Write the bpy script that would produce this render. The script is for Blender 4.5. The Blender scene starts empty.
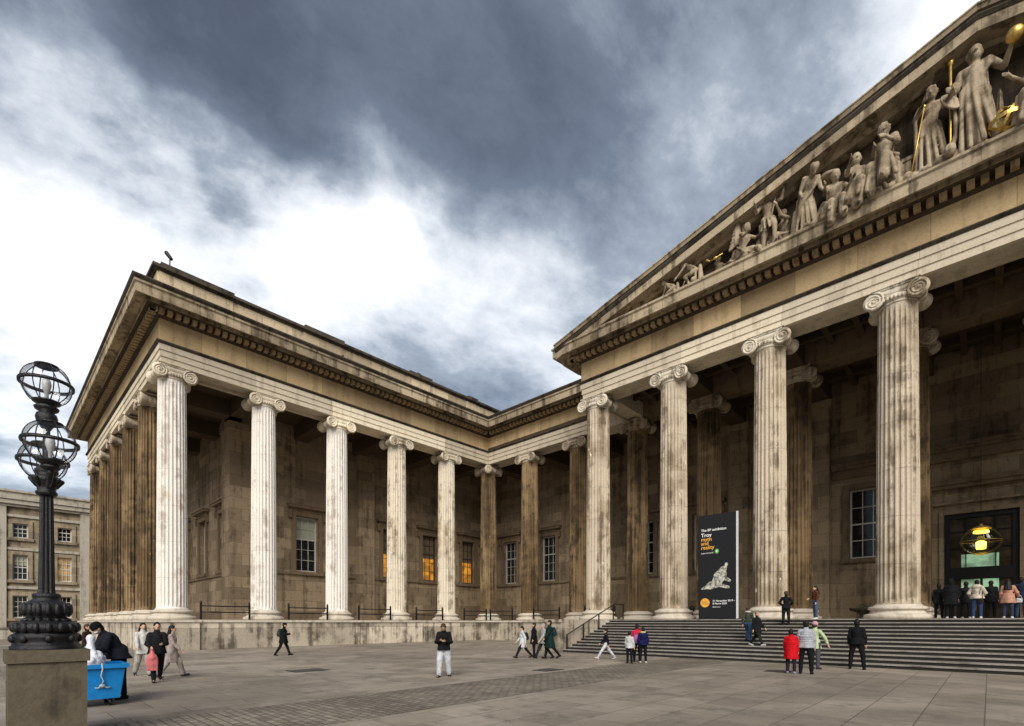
import bpy, bmesh, math, random
from mathutils import Vector, Matrix, Quaternion
R = math.radians
rnd = random.Random(7)
sc = bpy.context.scene
COL = sc.collection

# ------------------------------------------------------------------ camera
CX, CY, CZ, YAW, F = 35.32, -34.95, 1.66, 0.775, 503.5
PX, PY = 496.3, 622.2
cam = bpy.data.cameras.new('camera'); camo = bpy.data.objects.new('camera', cam); COL.objects.link(camo)
camo.location = (CX, CY, CZ); camo.rotation_euler = (R(90), 0, YAW)
cam.sensor_width = 36; cam.lens = F / 1024 * 36
cam.shift_x = (512 - PX) / 1024; cam.shift_y = (PY - 363) / 1024
cam.clip_end = 3000; cam.clip_start = 0.1
sc.camera = camo
sc.render.resolution_x, sc.render.resolution_y = 1024, 726
_c, _s = math.cos(YAW), math.sin(YAW)
def ray(x, y):
    r = (x - PX) / F; u = -(y - PY) / F
    return Vector((-_s + _c * r, _c + _s * r, u))
def gp(x, y, z=0.0):                       # point on the ground (or a level z) seen at that place of the photo
    v = ray(x, y); t = (z - CZ) / v.z
    return Vector((CX + v.x * t, CY + v.y * t, z))
def dp(x, d, z=0.0):                       # point at forward distance d
    v = ray(x, PY)
    return Vector((CX + v.x * d, CY + v.y * d, z))

# ------------------------------------------------------------------ mesh builder
class MB:
    def __init__(s): s.v = []; s.f = []; s.m = []; s.sm = []
    def add(s, vs, fs, mat=0, smooth=False):
        o = len(s.v); s.v += [tuple(p) for p in vs]
        for f in fs: s.f.append([i + o for i in f]); s.m.append(mat); s.sm.append(smooth)
    def box(s, x0, x1, y0, y1, z0, z1, mat=0):
        if x0 > x1: x0, x1 = x1, x0
        if y0 > y1: y0, y1 = y1, y0
        if z0 > z1: z0, z1 = z1, z0
        vs = [(x, y, z) for z in (z0, z1) for y in (y0, y1) for x in (x0, x1)]
        s.add(vs, [(0,2,3,1),(4,5,7,6),(0,1,5,4),(2,6,7,3),(0,4,6,2),(1,3,7,5)], mat)
    def obox(s, c, ax, ay, az, mat=0):     # oriented box: centre and half-axes
        c = Vector(c); ax, ay, az = Vector(ax), Vector(ay), Vector(az)
        if ax.cross(ay).dot(az) < 0: ax = -ax
        vs = [c + i*ax + j*ay + k*az for k in (-1,1) for j in (-1,1) for i in (-1,1)]
        s.add(vs, [(0,2,3,1),(4,5,7,6),(0,1,5,4),(2,6,7,3),(0,4,6,2),(1,3,7,5)], mat)
    def lathe(s, prof, c=(0,0,0), n=24, mat=0, axis=(0,0,1), smooth=True, sx=1, sy=1, cap=True):
        q = Vector((0,0,1)).rotation_difference(Vector(axis).normalized()); c = Vector(c)
        vs = []
        for r, z in prof:
            for k in range(n):
                a = 2*math.pi*k/n
                vs.append(c + q @ Vector((r*sx*math.cos(a), r*sy*math.sin(a), z)))
        fs = []
        for i in range(len(prof)-1):
            for k in range(n):
                k2 = (k+1) % n
                fs.append((i*n+k, i*n+k2, (i+1)*n+k2, (i+1)*n+k))
        s.add(vs, fs, mat, smooth)
        if cap:
            s.add(vs[:n], [tuple(reversed(range(n)))], mat); s.add(vs[-n:], [tuple(range(n))], mat)
    def cap(s, p0, r0, p1, r1, mat=0, n=10, h=3):          # closed tapered capsule
        p0, p1 = Vector(p0), Vector(p1); d = p1 - p0; L = d.length
        if L < 1e-5: d = Vector((0,0,1)); L = 1e-4
        prof = []
        for i in range(h+1):
            a = math.pi/2*(1-i/h); prof.append((max(r0*math.cos(a), 1e-4), -r0*math.sin(a)))
        for i in range(h+1):
            a = math.pi/2*i/h; prof.append((max(r1*math.cos(a), 1e-4), L + r1*math.sin(a)))
        s.lathe(prof, p0, n, mat, d)
    def ell(s, c, rx, ry, rz, rot=None, mat=0, n=14, h=9):
        c = Vector(c); vs = []; m = rot or Matrix.Identity(3)
        for i in range(h+1):
            a = -math.pi/2 + math.pi*i/h
            for k in range(n):
                b = 2*math.pi*k/n; ca = max(math.cos(a), 1e-3)
                vs.append(c + m @ Vector((rx*ca*math.cos(b), ry*ca*math.sin(b), rz*math.sin(a))))
        fs = [(i*n+k, i*n+(k+1)%n, (i+1)*n+(k+1)%n, (i+1)*n+k) for i in range(h) for k in range(n)]
        fs += [tuple(reversed(range(n))), tuple(range(h*n, h*n+n))]
        s.add(vs, fs, mat, True)
    def tube(s, pts, r, n=8, mat=0, closed=False):
        pts = [Vector(p) for p in pts]; N = len(pts); vs = []
        rr = r if isinstance(r, (list, tuple)) else [r]*N
        up = Vector((0,0,1)); prev = None
        for i, p in enumerate(pts):
            a = pts[(i-1) % N] if (closed or i > 0) else p
            b = pts[(i+1) % N] if (closed or i < N-1) else p
            t = (b-a).normalized()
            if prev is None:
                u = t.cross(up)
                if u.length < .1: u = t.cross(Vector((1,0,0)))
            else: u = prev - t*prev.dot(t)
            u.normalize(); prev = u; w = t.cross(u)
            for k in range(n):
                g = 2*math.pi*k/n; vs.append(p + rr[i]*(u*math.cos(g) + w*math.sin(g)))
        fs = []
        for i in range(N if closed else N-1):
            j = (i+1) % N
            for k in range(n): fs.append((i*n+k, i*n+(k+1)%n, j*n+(k+1)%n, j*n+k))
        if not closed: fs += [tuple(reversed(range(n))), tuple(range((N-1)*n, N*n))]
        s.add(vs, fs, mat, True)
    def sweep(s, prof, path, mat=0, closedprof=True):      # prof (offset to the right of travel, z), mitred corners
        P = [Vector((a, b)) for a, b in path]; N = len(P); n = len(prof); vs = []
        for i in range(N):
            ds = []
            if i > 0: ds.append((P[i]-P[i-1]).normalized())
            if i < N-1: ds.append((P[i+1]-P[i]).normalized())
            ns = [Vector((d.y, -d.x)) for d in ds]
            if len(ns) == 1: m = ns[0]
            else: m = ns[0]+ns[1]; m = m / (1 + ns[0].dot(ns[1]))
            for o, z in prof: vs.append((P[i].x+m.x*o, P[i].y+m.y*o, z))
        fs = []
        for i in range(N-1):
            for k in range(n if closedprof else n-1):
                k2 = (k+1) % n
                fs.append((i*n+k, (i+1)*n+k, (i+1)*n+k2, i*n+k2))
        fs += [tuple(range(n)), tuple(reversed(range((N-1)*n, N*n)))]
        s.add(vs, fs, mat)
    def mesh(s, name, mats):
        me = bpy.data.meshes.new(name); me.from_pydata(s.v, [], s.f)
        for m in (mats if isinstance(mats, (list, tuple)) else [mats]): me.materials.append(m)
        me.polygons.foreach_set('material_index', s.m); me.polygons.foreach_set('use_smooth', s.sm)
        me.update(); return me
    def build(s, name, mats, parent=None, loc=None, fix=True):
        me = s.mesh(name, mats)
        if fix:
            bm = bmesh.new(); bm.from_mesh(me); bmesh.ops.recalc_face_normals(bm, faces=bm.faces); bm.to_mesh(me); bm.free()
        return link(name, me, parent, loc)
def link(name, me, parent=None, loc=None):
    o = bpy.data.objects.new(name, me); COL.objects.link(o)
    if parent: o.parent = parent
    if loc is not None: o.location = loc
    return o
def tag(o, label=None, cat=None, group=None, kind=None):
    if label: o['label'] = label
    if cat: o['category'] = cat
    if group: o['group'] = group
    if kind: o['kind'] = kind
    return o
def thing(name, label, cat, loc=(0,0,0), rz=0, group=None):
    o = bpy.data.objects.new(name, None); COL.objects.link(o); o.location = loc; o.rotation_euler = (0,0,rz)
    o.empty_display_size = .2
    return tag(o, label, cat, group)
def kids(o): return [c for c in bpy.data.objects if c.parent == o]
def copy_tree(o, parent=None):
    c = o.copy(); COL.objects.link(c)
    if parent: c.parent = parent
    for ch in kids(o): copy_tree(ch, c)
    return c
def fuse(mb, name, mat, parent, vox, smooth=1, rough=0, loc=None):   # overlapping volumes become ONE continuous surface
    me = mb.mesh('tmp', mat); o = bpy.data.objects.new('tmp', me); COL.objects.link(o)
    m = o.modifiers.new('r', 'REMESH'); m.mode = 'VOXEL'; m.voxel_size = vox; m.use_smooth_shade = True
    if smooth:
        sm = o.modifiers.new('s', 'SMOOTH'); sm.factor = .5; sm.iterations = smooth
    dg = bpy.context.evaluated_depsgraph_get(); dg.update()
    e = bpy.data.meshes.new_from_object(o.evaluated_get(dg)); e.name = name
    bpy.data.objects.remove(o); bpy.data.meshes.remove(me)
    if not e.materials: e.materials.append(mat)
    e.polygons.foreach_set('use_smooth', [True]*len(e.polygons))
    return link(name, e, parent, loc)

# ------------------------------------------------------------------ materials
class NT:
    def __init__(s, m): s.t = m.node_tree; s.n = s.t.nodes; s.l = s.t.links
    def new(s, ty, **kw):
        n = s.n.new(ty)
        for k, v in kw.items(): setattr(n, k, v)
        return n
    def set(s, sock, v):
        if hasattr(v, 'is_linked'): s.l.new(v, sock)
        elif isinstance(v, (list, tuple)) and sock.type == 'RGBA' and len(v) == 3: sock.default_value = (*v, 1)
        else: sock.default_value = v
    def math(s, op, a, b=0.0, c=None, clamp=False):
        n = s.new('ShaderNodeMath', operation=op, use_clamp=clamp); s.set(n.inputs[0], a); s.set(n.inputs[1], b)
        if c is not None: s.set(n.inputs[2], c)
        return n.outputs[0]
    def vm(s, op, a, b=(0,0,0)):
        n = s.new('ShaderNodeVectorMath', operation=op); s.set(n.inputs[0], a); s.set(n.inputs[1], b)
        return n.outputs['Value'] if op in ('DOT_PRODUCT', 'LENGTH') else n.outputs[0]
    def mix(s, f, a, b, blend='MIX'):
        n = s.new('ShaderNodeMix', data_type='RGBA', blend_type=blend); s.set(n.inputs[0], f); s.set(n.inputs[6], a); s.set(n.inputs[7], b)
        return n.outputs[2]
    def noise(s, vec, scale, det=4, rough=.55, dist=0):
        n = s.new('ShaderNodeTexNoise'); s.set(n.inputs['Vector'], vec); n.inputs['Scale'].default_value = scale
        n.inputs['Detail'].default_value = det; n.inputs['Roughness'].default_value = rough; n.inputs['Distortion'].default_value = dist
        return n.outputs[0]
    def ramp(s, f, lo, hi, a=0.0, b=1.0):
        n = s.new('ShaderNodeMapRange', interpolation_type='SMOOTHSTEP'); s.set(n.inputs[0], f)
        for i, v in enumerate((lo, hi, a, b)): n.inputs[i+1].default_value = v
        return n.outputs[0]
def mat(name):
    m = bpy.data.materials.new(name); m.use_nodes = True
    b = m.node_tree.nodes['Principled BSDF']; return m, b, NT(m)
def plain(name, col, rough=.6, metal=0, var=.12, vscale=9, emit=None, es=0, spec=None, bump=0):
    m, b, t = mat(name)
    p = t.new('ShaderNodeTexCoord').outputs['Object']
    n = t.noise(p, vscale, 4)
    f = t.ramp(n, .3, .7)
    dk = tuple(c*(1-var) for c in col); lt = tuple(min(1, c*(1+var)) for c in col)
    t.set(b.inputs['Base Color'], t.mix(f, dk, lt)); b.inputs['Roughness'].default_value = rough
    b.inputs['Metallic'].default_value = metal
    if spec is not None: b.inputs['Specular IOR Level'].default_value = spec
    if emit:
        b.inputs['Emission Color'].default_value = (*emit, 1); t.set(b.inputs['Emission Strength'], t.ramp(t.noise(p, 1.3, 3), .38, .62, es*.45, es*1.7))
    if bump:
        bn = t.new('ShaderNodeBump'); bn.inputs['Strength'].default_value = bump; bn.inputs['Distance'].default_value = .02
        t.set(bn.inputs['Height'], t.noise(p, vscale*6, 3)); t.set(b.inputs['Normal'], bn.outputs[0])
    return m
def stone(name, lt, dk, soot, amt=.5, blocks=None, streak=.5, rough=.85, chips=0, bump=.35, seed=0, drums=False, big=.22):
    """weathered limestone: lt clean, dk weathered, soot black crust; blocks=(w,h) ashlar joints"""
    m, b, t = mat(name)
    p = t.vm('ADD', t.new('ShaderNodeNewGeometry').outputs['Position'], (seed*13.1, seed*7.7, seed*1.3))
    n1 = t.noise(p, big, 5, .6, .3)
    n2 = t.noise(p, 1.6, 6, .65)
    st = t.noise(t.vm('MULTIPLY', p, (2.3, 2.3, .12)), 1.0, 5, .6, .2)
    n3 = t.noise(p, 14, 4, .6)
    w = t.math('ADD', t.math('MULTIPLY', n1, .55), t.math('MULTIPLY', n2, .25))
    w = t.math('ADD', w, t.math('MULTIPLY', st, .35*streak*2*.5 + .1))
    c0 = .62 - (amt-.5)*.35
    f = t.ramp(w, c0-.08, c0+.08)
    col = t.mix(f, lt, dk)
    # soot where streaks and patches agree
    sf = t.ramp(t.math('ADD', t.math('MULTIPLY', st, .6), t.math('MULTIPLY', n2, .4)), .50, .60, 0, min(.9, .8*streak))
    col = t.mix(sf, col, soot)
    col = t.mix(t.ramp(n3, .35, .7, 0, .28), col, tuple(c*.55 for c in dk))
    hgt = t.math('MULTIPLY', n3, .5)
    if blocks or drums:
        sep = t.new('ShaderNodeSeparateXYZ'); t.set(sep.inputs[0], t.new('ShaderNodeNewGeometry').outputs['Position'])
        cb = t.new('ShaderNodeCombineXYZ')
        if blocks: t.set(cb.inputs[0], t.math('ADD', sep.outputs[0], sep.outputs[1]))
        else: cb.inputs[0].default_value = 120.0
        bw, bh = blocks or (500, 2.15)
        t.set(cb.inputs[1], sep.outputs[2])
        br = t.new('ShaderNodeTexBrick'); t.set(br.inputs['Vector'], cb.outputs[0])
        br.inputs['Scale'].default_value = 1; br.inputs['Brick Width'].default_value = bw; br.inputs['Row Height'].default_value = bh
        br.inputs['Mortar Size'].default_value = .012; br.inputs['Mortar Smooth'].default_value = .3; br.inputs['Bias'].default_value = 0
        br.inputs['Color1'].default_value = (.66,.63,.60,1) if blocks else (.97,.97,.97,1); br.inputs['Color2'].default_value = (1.25,1.22,1.15,1) if blocks else (1.03,1.03,1.02,1); br.inputs['Mortar'].default_value = (.5,.48,.45,1)
        col = t.mix(1.0 if blocks else .6, col, br.outputs[0], 'MULTIPLY')
        hgt = t.math('SUBTRACT', hgt, t.math('MULTIPLY', br.outputs['Fac'], 1.2))
    if chips:
        cf = t.ramp(t.noise(t.vm('MULTIPLY', p, (1, 1, .45)), 3.2, 5, .75), .66 - .06*chips, .72)
        col = t.mix(cf, col, tuple(min(.8, c*1.45) for c in lt))
    t.set(b.inputs['Base Color'], col); b.inputs['Roughness'].default_value = rough
    b.inputs['Specular IOR Level'].default_value = .25
    bn = t.new('ShaderNodeBump'); bn.inputs['Strength'].default_value = bump; bn.inputs['Distance'].default_value = .03
    t.set(bn.inputs['Height'], hgt); t.set(b.inputs['Normal'], bn.outputs[0])
    return m
M = {}
SOOT = (.045, .035, .026)
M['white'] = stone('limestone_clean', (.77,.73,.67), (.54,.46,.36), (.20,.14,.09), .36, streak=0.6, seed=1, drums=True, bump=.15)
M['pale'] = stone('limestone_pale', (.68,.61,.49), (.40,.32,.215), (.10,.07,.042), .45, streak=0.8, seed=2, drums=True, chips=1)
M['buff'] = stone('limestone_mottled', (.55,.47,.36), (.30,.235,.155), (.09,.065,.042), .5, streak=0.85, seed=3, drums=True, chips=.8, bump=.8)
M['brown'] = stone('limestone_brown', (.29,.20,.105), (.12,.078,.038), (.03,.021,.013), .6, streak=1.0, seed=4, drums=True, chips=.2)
M['base'] = stone('base_stone', (.56,.50,.41), (.38,.32,.24), (.2,.16,.11), .4, streak=.5, seed=5)
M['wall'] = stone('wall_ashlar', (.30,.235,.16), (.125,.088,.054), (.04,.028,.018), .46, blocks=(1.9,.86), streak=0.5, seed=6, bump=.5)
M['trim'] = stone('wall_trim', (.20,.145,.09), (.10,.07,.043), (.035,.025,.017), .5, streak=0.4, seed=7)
M['arch'] = stone('architrave_stone', (.78,.71,.57), (.58,.49,.34), (.18,.13,.08), .42, streak=0.35, seed=8, blocks=(5.38, 9))
M['frieze'] = stone('frieze_stone', (.58,.44,.255), (.40,.285,.145), (.13,.09,.05), .45, streak=0.35, seed=9, blocks=(2.6, 9), big=.5)
M['cornice'] = stone('cornice_stone', (.44,.37,.265), (.22,.175,.115), (.045,.035,.024), .5, streak=0.75, seed=10, blocks=(2.2, 30))
M['dent'] = stone('dentil_stone', (.44,.33,.19), (.24,.17,.09), (.04,.03,.02), .45, streak=0.6, seed=11)
M['soff'] = stone('shaded_soffit_stone', (.07,.05,.032), (.035,.025,.017), (.02,.015,.01), .5, streak=.3, seed=12)
M['crust'] = stone('blackened_stone', (.085,.070,.05), (.032,.026,.019), (.014,.011,.009), .6, streak=.6, seed=13)
M['attic'] = stone('attic_stone', (.60,.50,.35), (.38,.30,.19), (.10,.075,.05), .45, streak=0.5, seed=14, blocks=(2.0, 30))
M['podium'] = stone('podium_stone', (.58,.52,.43), (.25,.215,.165), (.05,.042,.032), .5, blocks=(3.1,1.3), streak=0.8, seed=15, big=.45)
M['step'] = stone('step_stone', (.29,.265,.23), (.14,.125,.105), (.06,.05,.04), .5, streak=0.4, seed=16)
M['riser'] = stone('shaded_riser_stone', (.022,.019,.016), (.014,.012,.010), (.015,.013,.012), .5, streak=.2, seed=17)  # near-black: the shade on the risers is put into the stone colour
M['statue'] = stone('statue_stone', (.40,.325,.225), (.20,.15,.095), (.04,.03,.019), .55, streak=0.8, seed=18, bump=.3, big=1.2)
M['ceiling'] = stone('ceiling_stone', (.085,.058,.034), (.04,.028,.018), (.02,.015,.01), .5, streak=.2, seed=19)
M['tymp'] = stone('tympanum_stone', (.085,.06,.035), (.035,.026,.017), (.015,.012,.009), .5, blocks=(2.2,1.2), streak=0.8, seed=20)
M['resid'] = stone('residence_stone', (.31,.26,.19), (.20,.165,.12), (.07,.058,.045), .5, blocks=(1.6,.7), streak=0.5, seed=21)
M['residtrim'] = stone('residence_trim', (.44,.40,.33), (.29,.26,.21), (.09,.078,.06), .45, streak=0.5, seed=22)
M['mancover'] = plain('worn_cover_iron', (.055,.05,.043), .6, 0, .35, 20)
M['roofing'] = plain('lead_roof', (.12,.125,.13), .6)
M['iron'] = plain('black_iron', (.008,.008,.009), .45, .0, .3, spec=.3)
M['ironrough'] = plain('cast_iron_paint', (.008,.008,.009), .36, .0, .35, 14, bump=.5, spec=.4)
M['frame'] = plain('window_paint', (.55,.53,.48), .5)
M['frameb'] = plain('window_paint_dark', (.05,.045,.035), .5)
M['gold'] = plain('gilding', (.62,.42,.11), .42, .8, .25, 6)
M['plinth'] = stone('plinth_stone', (.12,.098,.066), (.062,.05,.034), (.025,.02,.014), .5, streak=.7, seed=23, bump=.5, big=1.5)
def glass_dark(name, col=(.012,.013,.014), rough=.06, spec=.5):
    m, b, t = mat(name)
    b.inputs['Roughness'].default_value = rough; b.inputs['Specular IOR Level'].default_value = spec
    p = t.new('ShaderNodeTexCoord').outputs['Object']
    t.set(b.inputs['Base Color'], t.mix(t.ramp(t.noise(p, 1.2, 3), .45, .6), col, tuple(c*2.2 for c in col)))
    return m
M['pane'] = glass_dark('window_glass')
M['doorglass'] = glass_dark('door_glass', (.035,.025,.014), .25, .12)
M['blind'] = plain('window_blind', (.34,.36,.28), .8)
M['glow'] = plain('lamp_lit_blind', (.3,.15,.04), .8, emit=(1,.40,.04), es=.27)
M['glowdim'] = plain('dim_lit_window', (.3,.2,.08), .8, emit=(1,.6,.2), es=.12)
M['green'] = plain('lit_green_panel', (.35,.5,.38), .7, emit=(.35,.62,.36), es=.26)
M['lampglow'] = plain('lantern_bulb', (1,.85,.3), .5, emit=(1,.74,.10), es=3.2)
def thin_glass(name, tint=(.97,.98,.99), gl=.07):
    m, b, t = mat(name)
    t.n.remove(b); out = [n for n in t.n if n.type == 'OUTPUT_MATERIAL'][0]
    tr = t.new('ShaderNodeBsdfTransparent'); tr.inputs[0].default_value = (*tint, 1)
    g = t.new('ShaderNodeBsdfGlossy'); g.inputs['Roughness'].default_value = .05
    lw = t.new('ShaderNodeLayerWeight'); lw.inputs[0].default_value = .12
    mx = t.new('ShaderNodeMixShader'); t.set(mx.inputs[0], t.math('MULTIPLY_ADD', lw.outputs['Fresnel'], .6, gl, clamp=True))
    t.l.new(tr.outputs[0], mx.inputs[1]); t.l.new(g.outputs[0], mx.inputs[2]); t.l.new(mx.outputs[0], out.inputs[0])
    return m
M['globe'] = thin_glass('clear_globe_glass')
M['lantern'] = thin_glass('lantern_glass', (.72,.74,.6), .05)

# ------------------------------------------------------------------ world: overcast broken cloud
SUN_EL, SUN_AZ = R(36), R(138)     # azimuth of the light measured clockwise from +Y
w = bpy.data.worlds.new('World'); sc.world = w; w.use_nodes = True
t = NT(w); bg = t.n['Background']
sky = t.new('ShaderNodeTexSky', sky_type='NISHITA', sun_disc=False); sky.sun_elevation = SUN_EL; sky.sun_rotation = SUN_AZ
d = t.new('ShaderNodeTexCoord').outputs['Generated']
d = t.vm('NORMALIZE', d)
sep = t.new('ShaderNodeSeparateXYZ'); t.set(sep.inputs[0], d)
den = t.math('ADD', t.math('MAXIMUM', sep.outputs[2], 0), .30)
cb = t.new('ShaderNodeCombineXYZ')
t.set(cb.inputs[0], t.math('DIVIDE', sep.outputs[0], den)); t.set(cb.inputs[1], t.math('DIVIDE', sep.outputs[1], den))
# clouds are drawn out along the wind
rot = t.new('ShaderNodeVectorRotate'); t.set(rot.inputs['Vector'], cb.outputs[0]); rot.inputs['Angle'].default_value = R(20)
wind = t.vm('MULTIPLY', rot.outputs[0], (1.0, .72, 1))
wn = t.new('ShaderNodeTexNoise'); t.set(wn.inputs['Vector'], wind); wn.inputs['Scale'].default_value = 2.6; wn.inputs['Detail'].default_value = 8; wn.inputs['Roughness'].default_value = .55
warp = t.vm('SCALE', t.vm('SUBTRACT', wn.outputs['Color'], (.5,.5,.5)))
warp.node.inputs['Scale'].default_value = .50
dw = t.vm('NORMALIZE', t.vm('ADD', d, warp))
LOBES = [ # x, y, angular radius, amount
 (100,240,8,.50),(10,330,8,.40),(330,260,7,.42),(440,300,8,.30),(220,240,5,.14),(220,330,8,.16),(980,10,12,.33),(890,120,10,.20),(800,120,8,.06),
 (560,340,9,.24),(90,440,8,.22),(620,300,8,.04),(60,60,10,-.12),(250,40,10,-.08),(480,80,9,-.06),(390,130,4,.16),(410,200,4,.16),(10,30,6,.12),(110,140,5,.06),
 (200,70,10,-.06),(520,70,9,-.08),(620,170,8,-.04),(290,160,6,-.06),(60,210,4,-.12),(700,40,8,-.04)]
val = .37
acc = None
for x, y, sg, am in LOBES:
    v = ray(x, y).normalized()
    e = t.math('MULTIPLY', t.math('SUBTRACT', 1.0, t.vm('DOT_PRODUCT', dw, tuple(v))), -2.0/(R(sg)**2)*.5*2)
    g = t.math('MULTIPLY', t.math('EXPONENT', e), am)
    acc = g if acc is None else t.math('ADD', acc, g)
n1 = t.noise(wind, 2.1, 10, .62, .25); n2 = t.noise(wind, 8.5, 9, .66, .15)
v = t.math('ADD', t.math('ADD', acc, val), t.math('MULTIPLY', t.math('SUBTRACT', n1, .5), .85))
v = t.math('ADD', v, t.math('MULTIPLY', t.math('SUBTRACT', n2, .5), .38))
rp = t.new('ShaderNodeValToRGB'); t.set(rp.inputs[0], v)
cr = rp.color_ramp; cr.elements[0].position = 0.0; cr.elements[0].color = (.045,.051,.064,1)
cr.elements[1].position = 1.0; cr.elements[1].color = (1.0,1.0,1.0,1)
for pos, c in ((.18,(.075,.086,.11)),(.38,(.145,.168,.21)),(.54,(.33,.37,.425)),(.66,(.62,.655,.70)),(.80,(.93,.94,.96))):
    e = cr.elements.new(pos); e.color = (*c, 1)
clouds = t.mix(t.ramp(sep.outputs[2], -.05, .02), (.16,.14,.12), rp.outputs[0])
skyb = t.vm('SCALE', sky.outputs[0]); skyb.node.inputs['Scale'].default_value = .03
tot = t.vm('ADD', t.vm('MULTIPLY', clouds, (1,1,1)), skyb)
t.set(bg.inputs[0], tot); bg.inputs['Strength'].default_value = .80
SKY_BG = bg
sun = bpy.data.lights.new('sun', 'SUN'); sun.energy = 3.3; sun.angle = R(42); sun.color = (1,.95,.88)
so = bpy.data.objects.new('sun', sun); COL.objects.link(so)
sd = Vector((math.sin(SUN_AZ)*math.cos(SUN_EL), math.cos(SUN_AZ)*math.cos(SUN_EL), math.sin(SUN_EL)))
so.rotation_euler = sd.to_track_quat('Z', 'Y').to_euler()
sc.view_settings.view_transform = 'Standard'; sc.view_settings.look = 'None'; sc.view_settings.exposure = 0.42; sc.view_settings.gamma = 1
sc.view_settings.use_curve_mapping = False
sc.cycles.max_bounces = 5

# ------------------------------------------------------------------ levels and grid
S = 5.382
ZB, ZA, ZT, ZF, ZC, ZG, ZS = 1.81, 16.89, 18.075, 19.37, 19.76, 20.34, 20.60
A = .854

# ------------------------------------------------------------------ ground
def paving():
    m, b, t = mat('paving_slabs')
    p = t.new('ShaderNodeNewGeometry').outputs['Position']
    sep = t.new('ShaderNodeSeparateXYZ'); t.set(sep.inputs[0], p)
    cb = t.new('ShaderNodeCombineXYZ'); t.set(cb.inputs[0], sep.outputs[1]); t.set(cb.inputs[1], sep.outputs[0])
    wob = t.noise(p, .8, 2)
    br = t.new('ShaderNodeTexBrick'); t.set(br.inputs['Vector'], cb.outputs[0]); br.offset = .37; br.offset_frequency = 2; br.squash = 1.35; br.squash_frequency = 3
    br.inputs['Scale'].default_value = 1; br.inputs['Brick Width'].default_value = 1.15; br.inputs['Row Height'].default_value = .82
    br.inputs['Mortar Size'].default_value = .011; br.inputs['Mortar Smooth'].default_value = .35
    br.inputs['Color1'].default_value = (.80,.77,.74,1); br.inputs['Color2'].default_value = (1.12,1.1,1.06,1); br.inputs['Mortar'].default_value = (.42,.38,.34,1)
    n1 = t.noise(p, .22, 7, .7, .6); n2 = t.noise(p, 1.1, 8, .75); n3 = t.noise(p, 22, 3, .6)
    col = t.mix(t.ramp(n1, .38, .62), (.19,.163,.13), (.30,.262,.215))
    col = t.mix(t.ramp(n2, .50, .68, 0, .65), col, (.085,.074,.06))
    col = t.mix(t.ramp(t.noise(p, 2.3, 6, .75), .62, .72, 0, .4), col, (.26,.235,.2))
    col = t.mix(t.ramp(n3, .3, .75, 0, .25), col, (.3,.28,.25))
    col = t.mix(.85, col, br.outputs[0], 'MULTIPLY')
    # gum spots and wet stains
    vo = t.new('ShaderNodeTexVoronoi'); t.set(vo.inputs['Vector'], p); vo.inputs['Scale'].default_value = 2.1
    spot = t.ramp(vo.outputs['Distance'], .045, .03, 0, .5)
    col = t.mix(spot, col, (.05,.045,.04))
    t.set(b.inputs['Base Color'], col); t.set(b.inputs['Roughness'], t.ramp(n2, .3, .7, .62, .9))
    b.inputs['Specular IOR Level'].default_value = .3
    bn = t.new('ShaderNodeBump'); bn.inputs['Strength'].default_value = .5; bn.inputs['Distance'].default_value = .012
    t.set(bn.inputs['Height'], t.math('SUBTRACT', t.math('MULTIPLY', n3, .4), br.outputs['Fac'])); t.set(b.inputs['Normal'], bn.outputs[0])
    return m
def setts():
    m, b, t = mat('granite_setts')
    p = t.new('ShaderNodeNewGeometry').outputs['Position']
    wp = t.vm('ADD', p, t.vm('SCALE', t.new('ShaderNodeTexNoise').outputs['Color']))
    n2 = t.noise(p, .7, 5, .7); n3 = t.noise(p, 6, 4, .7)
    br = t.new('ShaderNodeTexBrick'); t.set(br.inputs['Vector'], p); br.offset = .5
    br.inputs['Scale'].default_value = 1; br.inputs['Brick Width'].default_value = .24; br.inputs['Row Height'].default_value = .15
    br.inputs['Mortar Size'].default_value = .018; br.inputs['Mortar Smooth'].default_value = .5
    br.inputs['Color1'].default_value = (.72,.69,.65,1); br.inputs['Color2'].default_value = (1.12,1.1,1.05,1); br.inputs['Mortar'].default_value = (.45,.41,.36,1)
    col = t.mix(t.ramp(n2, .35, .65), (.15,.13,.105), (.25,.22,.18))
    col = t.mix(t.ramp(n3, .5, .7, 0, .5), col, (.06,.05,.042))
    col = t.mix(.95, col, br.outputs[0], 'MULTIPLY')
    t.set(b.inputs['Base Color'], col); b.inputs['Roughness'].default_value = .8
    bn = t.new('ShaderNodeBump'); bn.inputs['Strength'].default_value = .9; bn.inputs['Distance'].default_value = .02
    t.set(bn.inputs['Height'], t.math('SUBTRACT', t.math('MULTIPLY', n3, .5), br.outputs['Fac'])); t.set(b.inputs['Normal'], bn.outputs[0])
    return m
g = MB(); g.box(-600, 600, -600, 600, -.3, 0); tag(g.build('ground', paving()), kind='structure')
g = MB(); g.add([(25.6,-60,.004),(28.0,-60,.004),(27.5,-12.4,.004),(24.8,-12.4,.004)], [(0,1,2,3)])
tag(g.build('path', setts(), fix=False), kind='structure')
def manhole(x, y, label, sx=.9, sy=.6):
    p = gp(x, y); r = thing('manhole_cover', label, 'manhole cover', (p.x, p.y, 0))
    b = MB(); b.box(-sx/2, sx/2, -sy/2, sy/2, .004, .012); b.build('cover', M['mancover'], r)
    b = MB()
    for s in (-1, 1): b.box(-sx/2-.06, sx/2+.06, s*(sy/2+.03)-.028, s*(sy/2+.03)+.028, .005, .010); b.box(s*(sx/2+.03)-.028, s*(sx/2+.03)+.028, -sy/2, sy/2, .005, .010)
    b.build('rim', M['riser'], r)
manhole(308, 670.5, 'dark iron manhole cover in the paving before the left wing', .75, 1.1)
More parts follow.
